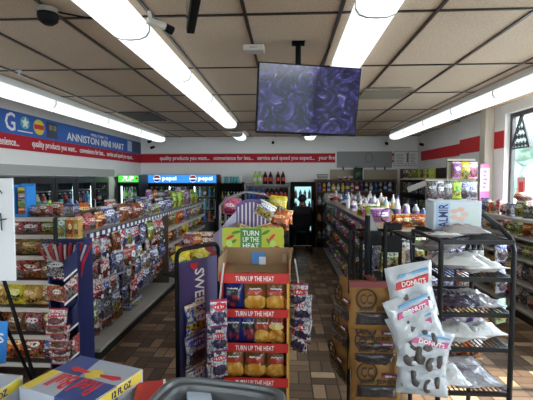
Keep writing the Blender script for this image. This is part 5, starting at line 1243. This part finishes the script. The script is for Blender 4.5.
# ------------------------------------------------------------------ window-side shelving
VX0, VX1, VY0, VY1 = 2.72, 3.04, 3.3, 5.95
t = thing('window_shelving', 'low shelving of mixed packets under the right window', 'shelving', (VX0, VY0, 0)); L = VY1-VY0; W = VX1-VX0
MB().box(0, W, 0, L, 0, .09).obj('kick_plate', MATS['black_kick'], t)
MB().box(W-.02, W, 0, L, .12, 1.10).obj('back_panel', shelfm, t)
MB().box(0, W, L-.02, L, .12, 1.08).box(0, W, 0, .02, .12, 1.08).obj('end_panel', shelfm, t)
zz = (.12,.42,.70,.95,1.16)
for z in zz:
    s = MB().box(-.02 if z < .2 else .0, W-.021, .021, L-.021, z-.025, z).obj('shelf', shelfm, t)
for r, z in enumerate(zz):
    n = 15
    for i in range(n):
        y = VY0+.12+i*(L-.25)/(n-1); cn = pick('red|orange|blue|silver|white|black|green|navy|gold|maroon|purple|clear'); k = RND.choice(['bag','box','bag'])
        h = (.2,.19,.17,.16,.2)[r]*RND.choice([.8,1])
        goods(k, cn, .17 if k == 'bag' else .14, h, .1, (VX0+.14, y, z+.001), -PI/2+RND.uniform(-.35,.35), f'{cn} {"bag" if k == "bag" else "carton"}, {ORD[i]} from the near end of the {["bottom","second","third","fourth","top"][r]} window shelf', 'goods on the window shelving', i)
c = PY(509, 199, 5.0)
for i, (px, cn) in enumerate(((504,'orange'),(513,'red'))):
    c = PY(px, 200, 5.2); 
    tag(link('round_pack', CACHE.setdefault(('rp', cn), MB().lathe([(.05,0),(.10,.02),(.11,.05),(.08,.09),(.02,.10)], 18).mesh('round_pack', wrap(cn), True)), None, (2.965-.1*i, 5.1-.22*i+.0, 1.362 if False else 1.345+.02)), f'rounded {cn} pack lying on top of the window shelf goods', 'pack')
# packet tower and other racks along the right wall
TX0, TX1, TY = PY(428,190,6.0).x, PY(478,190,6.0).x, 5.98
t = thing('packet_tower', 'dark peg rack of hanging packets left of the beige pillar', 'rack', (TX0, TY, 0)); W = TX1-TX0
MB().box(0, W, .10, .13, 0, 1.62).box(W*.42, W, .10, .13, 1.62, 1.93).obj('back_panel', mat('tan_panel'), t)
MB().box(-.01, W+.01, -.12, .13, 0, .1).obj('base', black, t)
b = MB()
for z in (.45,.75,1.05,1.35,1.60): b.box(0, W, .085, .099, z-.01, z)
b.box(W*.42, W, .085, .099, 1.885, 1.9); b.obj('hook_bar', black, t)
for r, (z, cs) in enumerate(((1.89,[None,None,None,'purple','yellow','pink']),(1.60,['black','black','black','lime','silver','silver']),(1.345,['navy','gold','black','silver','blue','white']),(1.045,['red','green','silver','black','white','navy']),(.745,['maroon','blue','gold','green','red','silver']))):
    for i, cn in enumerate(cs):
        if cn is None: continue
        x = TX0+.07+i*(W-.14)/5; h = .27 if r else .25
        goods('bag', cn, .145, h, .06, (x, TY+.035, z-h-.004), RND.uniform(-.12,.12), f'{cn} packet on the peg rack by the beige pillar, {ORD[i]} from left, {["topmost","second","third","fourth","lowest"][r]} row', 'packets on the peg rack by the pillar', i)
# pink sign on the pillar
a, b_ = PY(480,164,6.12), PY(488.5,203,6.12)
t = thing('pink_sign', 'tall narrow white and pink sign hanging at the beige pillar', 'sign', (a.x, 6.10, b_.z)); W, H = b_.x-a.x, a.z-b_.z
MB().box(0, W, 0, .01, 0, H).obj('card', mat('pale_pink_card', (.80,.68,.74), .5), t)
MB().box(0, W, -.003, -.0002, 0, H*.30).obj('pink_panel', mat('hot_pink', (.70,.20,.42), .5), t); MB().box(0, W, -.003, -.0002, H*.90, H).obj('pink_header', MATS['hot_pink'], t)
b = MB()
for k in range(5): b.box(W*.3, W*(.55+.08*(k % 3)), -.003, -.0002, H*(.38+.1*k), H*(.38+.1*k)+.03)
b.obj('print_line', mat('hot_pink'), t); MB().tube([(W*.5, .005, H),(W*.5, .05, H+.06)], .004, 5).obj('hanger', steel, t)
# shelf against the right wall with green cartons
RX, RY0, RY1 = 2.62, 7.55, 9.3
t = thing('wall_shelf', 'tall dark shelf of green cartons in the back right corner', 'shelf', (RX, RY0, 0)); L = RY1-RY0; W = 3.2-RX
MB().box(W-.02, W, 0, L, 0, 1.86).box(0, W-.021, L-.02, L, 0, 1.86).box(0, W-.021, 0, .02, 0, 1.60).obj('cabinet', mat('dark_shelf'), t)
for z in (.2,.6,1.0,1.35,1.64): MB().box(0, W-.021, .021, L-.021, z-.025, z).obj('shelf', white if z > 1.6 else mat('dark_shelf'), t)
for r, z in enumerate((.2,.6,1.0,1.35,1.64)):
    for i in range(9):
        y = RY0+.12+i*(L-.24)/8; cn = pick('green|green|lime|maroon') if r == 4 else pick('teal|navy|black|teal|silver|green')
        goods('box', cn, .13, .19 if r == 4 else .2, .13, (RX+.12, y, z+.001), -PI/2+RND.uniform(-.1,.1), f'{cn} carton, {ORD[i]} from the near end of the {["bottom","second","third","fourth","top"][r]} shelf, back right corner', 'cartons in the back right corner')
c = PY(420, 184, 7.35)
t = thing('header_board', 'white slanted header board in front of the green cartons', 'board', (c.x, 7.40, c.z-.03)); MB().box(-.22, .22, 0, .02, -.05, .05, .004).obj('board', white, t).rotation_euler.y = -.38
MB().tube([(0,.03,-.05),(0,.05,-c.z+.05)], .012).box(-.12, .12, -.05, .12, -c.z+.031, -c.z+.05).obj('stand', black, t)
# decal on window and small sign
c = PX(521, 133, 3.214)
t = thing('window_decal', 'black triangular lettered decal on the right window glass', 'decal', (3.2195, c.y, c.z-.0), -PI/2)
ink = mat('decal_ink', (.02,.02,.025), .6)
MB().tube([(-.21,0,-.2),(0,0,.24),(.21,0,-.2)], .028, 5, True).obj('outline', ink, t)
rr = random.Random(4)
for k, (w_, z_) in enumerate(((.11,.06),(.21,-.045),(.30,-.15))):
    b = MB(); n = 2+k
    for j in range(n):
        x_ = -w_/2+w_*(j+.5)/n
        b.tube([(x_-.028, -.004, z_-.035),(x_-.02, -.004, z_+.035),(x_+.004, -.004, z_-.01),(x_+.026, -.004, z_+.035),(x_+.028, -.004, z_-.035)], .011, 5)
    b.obj('illegible_mark', ink, t)
c = PX(524, 181, 3.2)
t = thing('window_poster', 'small pink and red poster standing inside the right window', 'poster', (3.165, c.y, .852), -PI/2)
MB().box(-.09, .09, 0, .006, .42, .80).obj('sheet', mat('pink_poster', (.70,.35,.36), .5), t); MB().box(-.05, .05, -.002, -.0003, .46, .74).obj('print_panel', letr, t); MB().box(-.006, .006, .0065, .012, 0, .42).box(-.05, .05, -.03, .03, -.0, .008).obj('stand', black, t)
if BAD: print('BADLABELS', len(BAD), BAD[:400])
print('OBJECTS', len(bpy.data.objects))
